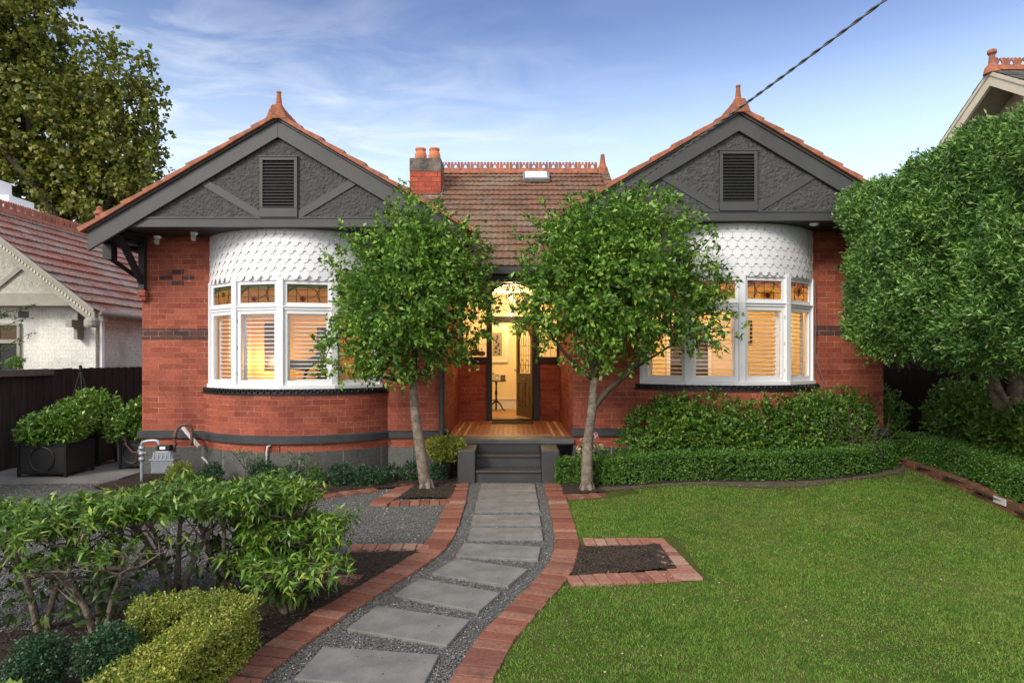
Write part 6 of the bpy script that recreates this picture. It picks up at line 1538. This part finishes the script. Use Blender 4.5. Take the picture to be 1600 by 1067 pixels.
# clouds: noise over a projected plane
mz = N(nt, 'ShaderNodeMath', operation='MAXIMUM', i_1=.05); nt.links.new(sx.outputs[2], mz.inputs[0])
dx = N(nt, 'ShaderNodeMath', operation='DIVIDE'); nt.links.new(sx.outputs[0], dx.inputs[0]); nt.links.new(mz.outputs[0], dx.inputs[1])
dy = N(nt, 'ShaderNodeMath', operation='DIVIDE'); nt.links.new(sx.outputs[1], dy.inputs[0]); nt.links.new(mz.outputs[0], dy.inputs[1])
cb_ = N(nt, 'ShaderNodeCombineXYZ'); nt.links.new(dx.outputs[0], cb_.inputs[0]); nt.links.new(dy.outputs[0], cb_.inputs[1])
mp = N(nt, 'ShaderNodeMapping'); mp.inputs['Scale'].default_value = (1.0, 1.5, 1); mp.inputs['Location'].default_value = (3.1, 1.4, 0); mp.inputs['Rotation'].default_value = (0, 0, R(-12)); nt.links.new(cb_.outputs[0], mp.inputs[0])
cn = N(nt, 'ShaderNodeTexNoise', i_Scale=1.7, i_Detail=8, i_Roughness=.55, i_Distortion=.7); nt.links.new(mp.outputs[0], cn.inputs['Vector'])
cf = ramp(nt, cn.outputs['Fac'], [(.43, (0, 0, 0)), (.60, (.50, .50, .50)), (.74, (1, 1, 1))])
# clouds gather towards the left and middle of the view (direction based)
lx = N(nt, 'ShaderNodeMapRange', i_1=-.9, i_2=.45, i_3=1.0, i_4=0.0); lx.interpolation_type = 'SMOOTHSTEP'; 
rat = N(nt, 'ShaderNodeMath', operation='ADD', i_1=.0); nt.links.new(sx.outputs[0], rat.inputs[0]); nt.links.new(rat.outputs[0], lx.inputs[0])
cm0 = N(nt, 'ShaderNodeMath', operation='MULTIPLY'); hf = ramp(nt, sx.outputs[2], [(.22, (.15, .15, .15)), (.30, (1, 1, 1)), (.42, (.8, .8, .8)), (.50, (.12, .12, .12))]); hm = N(nt, 'ShaderNodeMath', operation='MULTIPLY'); nt.links.new(cf, hm.inputs[0]); nt.links.new(hf, hm.inputs[1]); nt.links.new(hm.outputs[0], cm0.inputs[0]); nt.links.new(lx.outputs[0], cm0.inputs[1])
# bright cloud veil added overhead and behind, out of view, to neutralise ambient light
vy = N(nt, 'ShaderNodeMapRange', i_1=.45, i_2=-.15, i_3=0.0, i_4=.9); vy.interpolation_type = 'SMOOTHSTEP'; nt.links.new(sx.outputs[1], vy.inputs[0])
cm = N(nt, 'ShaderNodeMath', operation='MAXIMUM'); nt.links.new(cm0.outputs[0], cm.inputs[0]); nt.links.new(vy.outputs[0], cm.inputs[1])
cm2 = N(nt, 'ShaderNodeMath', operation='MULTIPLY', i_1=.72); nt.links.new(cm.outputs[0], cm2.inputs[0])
hz_ = ramp(nt, sx.outputs[2], [(0.0, (.75, .75, .75)), (.2, (.46, .46, .46)), (.26, (.28, .28, .28)), (.32, (.20, .20, .20)), (.40, (.04, .04, .04)), (.46, (0, 0, 0))])
skyc = mixc(nt, hz_, skyc, (6.6, 7.3, 8.2))
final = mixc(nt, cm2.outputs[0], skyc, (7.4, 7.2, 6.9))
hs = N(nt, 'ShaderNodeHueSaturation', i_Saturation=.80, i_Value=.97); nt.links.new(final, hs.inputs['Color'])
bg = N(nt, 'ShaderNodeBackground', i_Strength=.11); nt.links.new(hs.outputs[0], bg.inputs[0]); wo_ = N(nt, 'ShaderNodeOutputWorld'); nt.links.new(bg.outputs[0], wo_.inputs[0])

sl = bpy.data.lights.new('sun', 'SUN'); sl.energy = 1.5; sl.angle = R(18); sl.color = (1, .93, .82); so = bpy.data.objects.new('sun', sl); COL.objects.link(so)
dirv = Vector((math.sin(R(SUN_AZ))*math.cos(R(SUN_EL)), math.cos(R(SUN_AZ))*math.cos(R(SUN_EL)), math.sin(R(SUN_EL))))
so.rotation_euler = (-dirv).to_track_quat('-Z', 'Y').to_euler()

cam = bpy.data.cameras.new('camera'); co = bpy.data.objects.new('camera', cam); COL.objects.link(co); S.camera = co
co.location = (0, 0, 1.8); co.rotation_euler = (R(90), 0, 0); cam.sensor_width = 36; cam.lens = 22.5; cam.shift_y = 26.5/1600; cam.clip_end = 2000; cam.clip_start = .05
S.view_settings.view_transform = 'Standard'; S.view_settings.look = 'None'; S.view_settings.exposure = 1.05; S.view_settings.gamma = 1
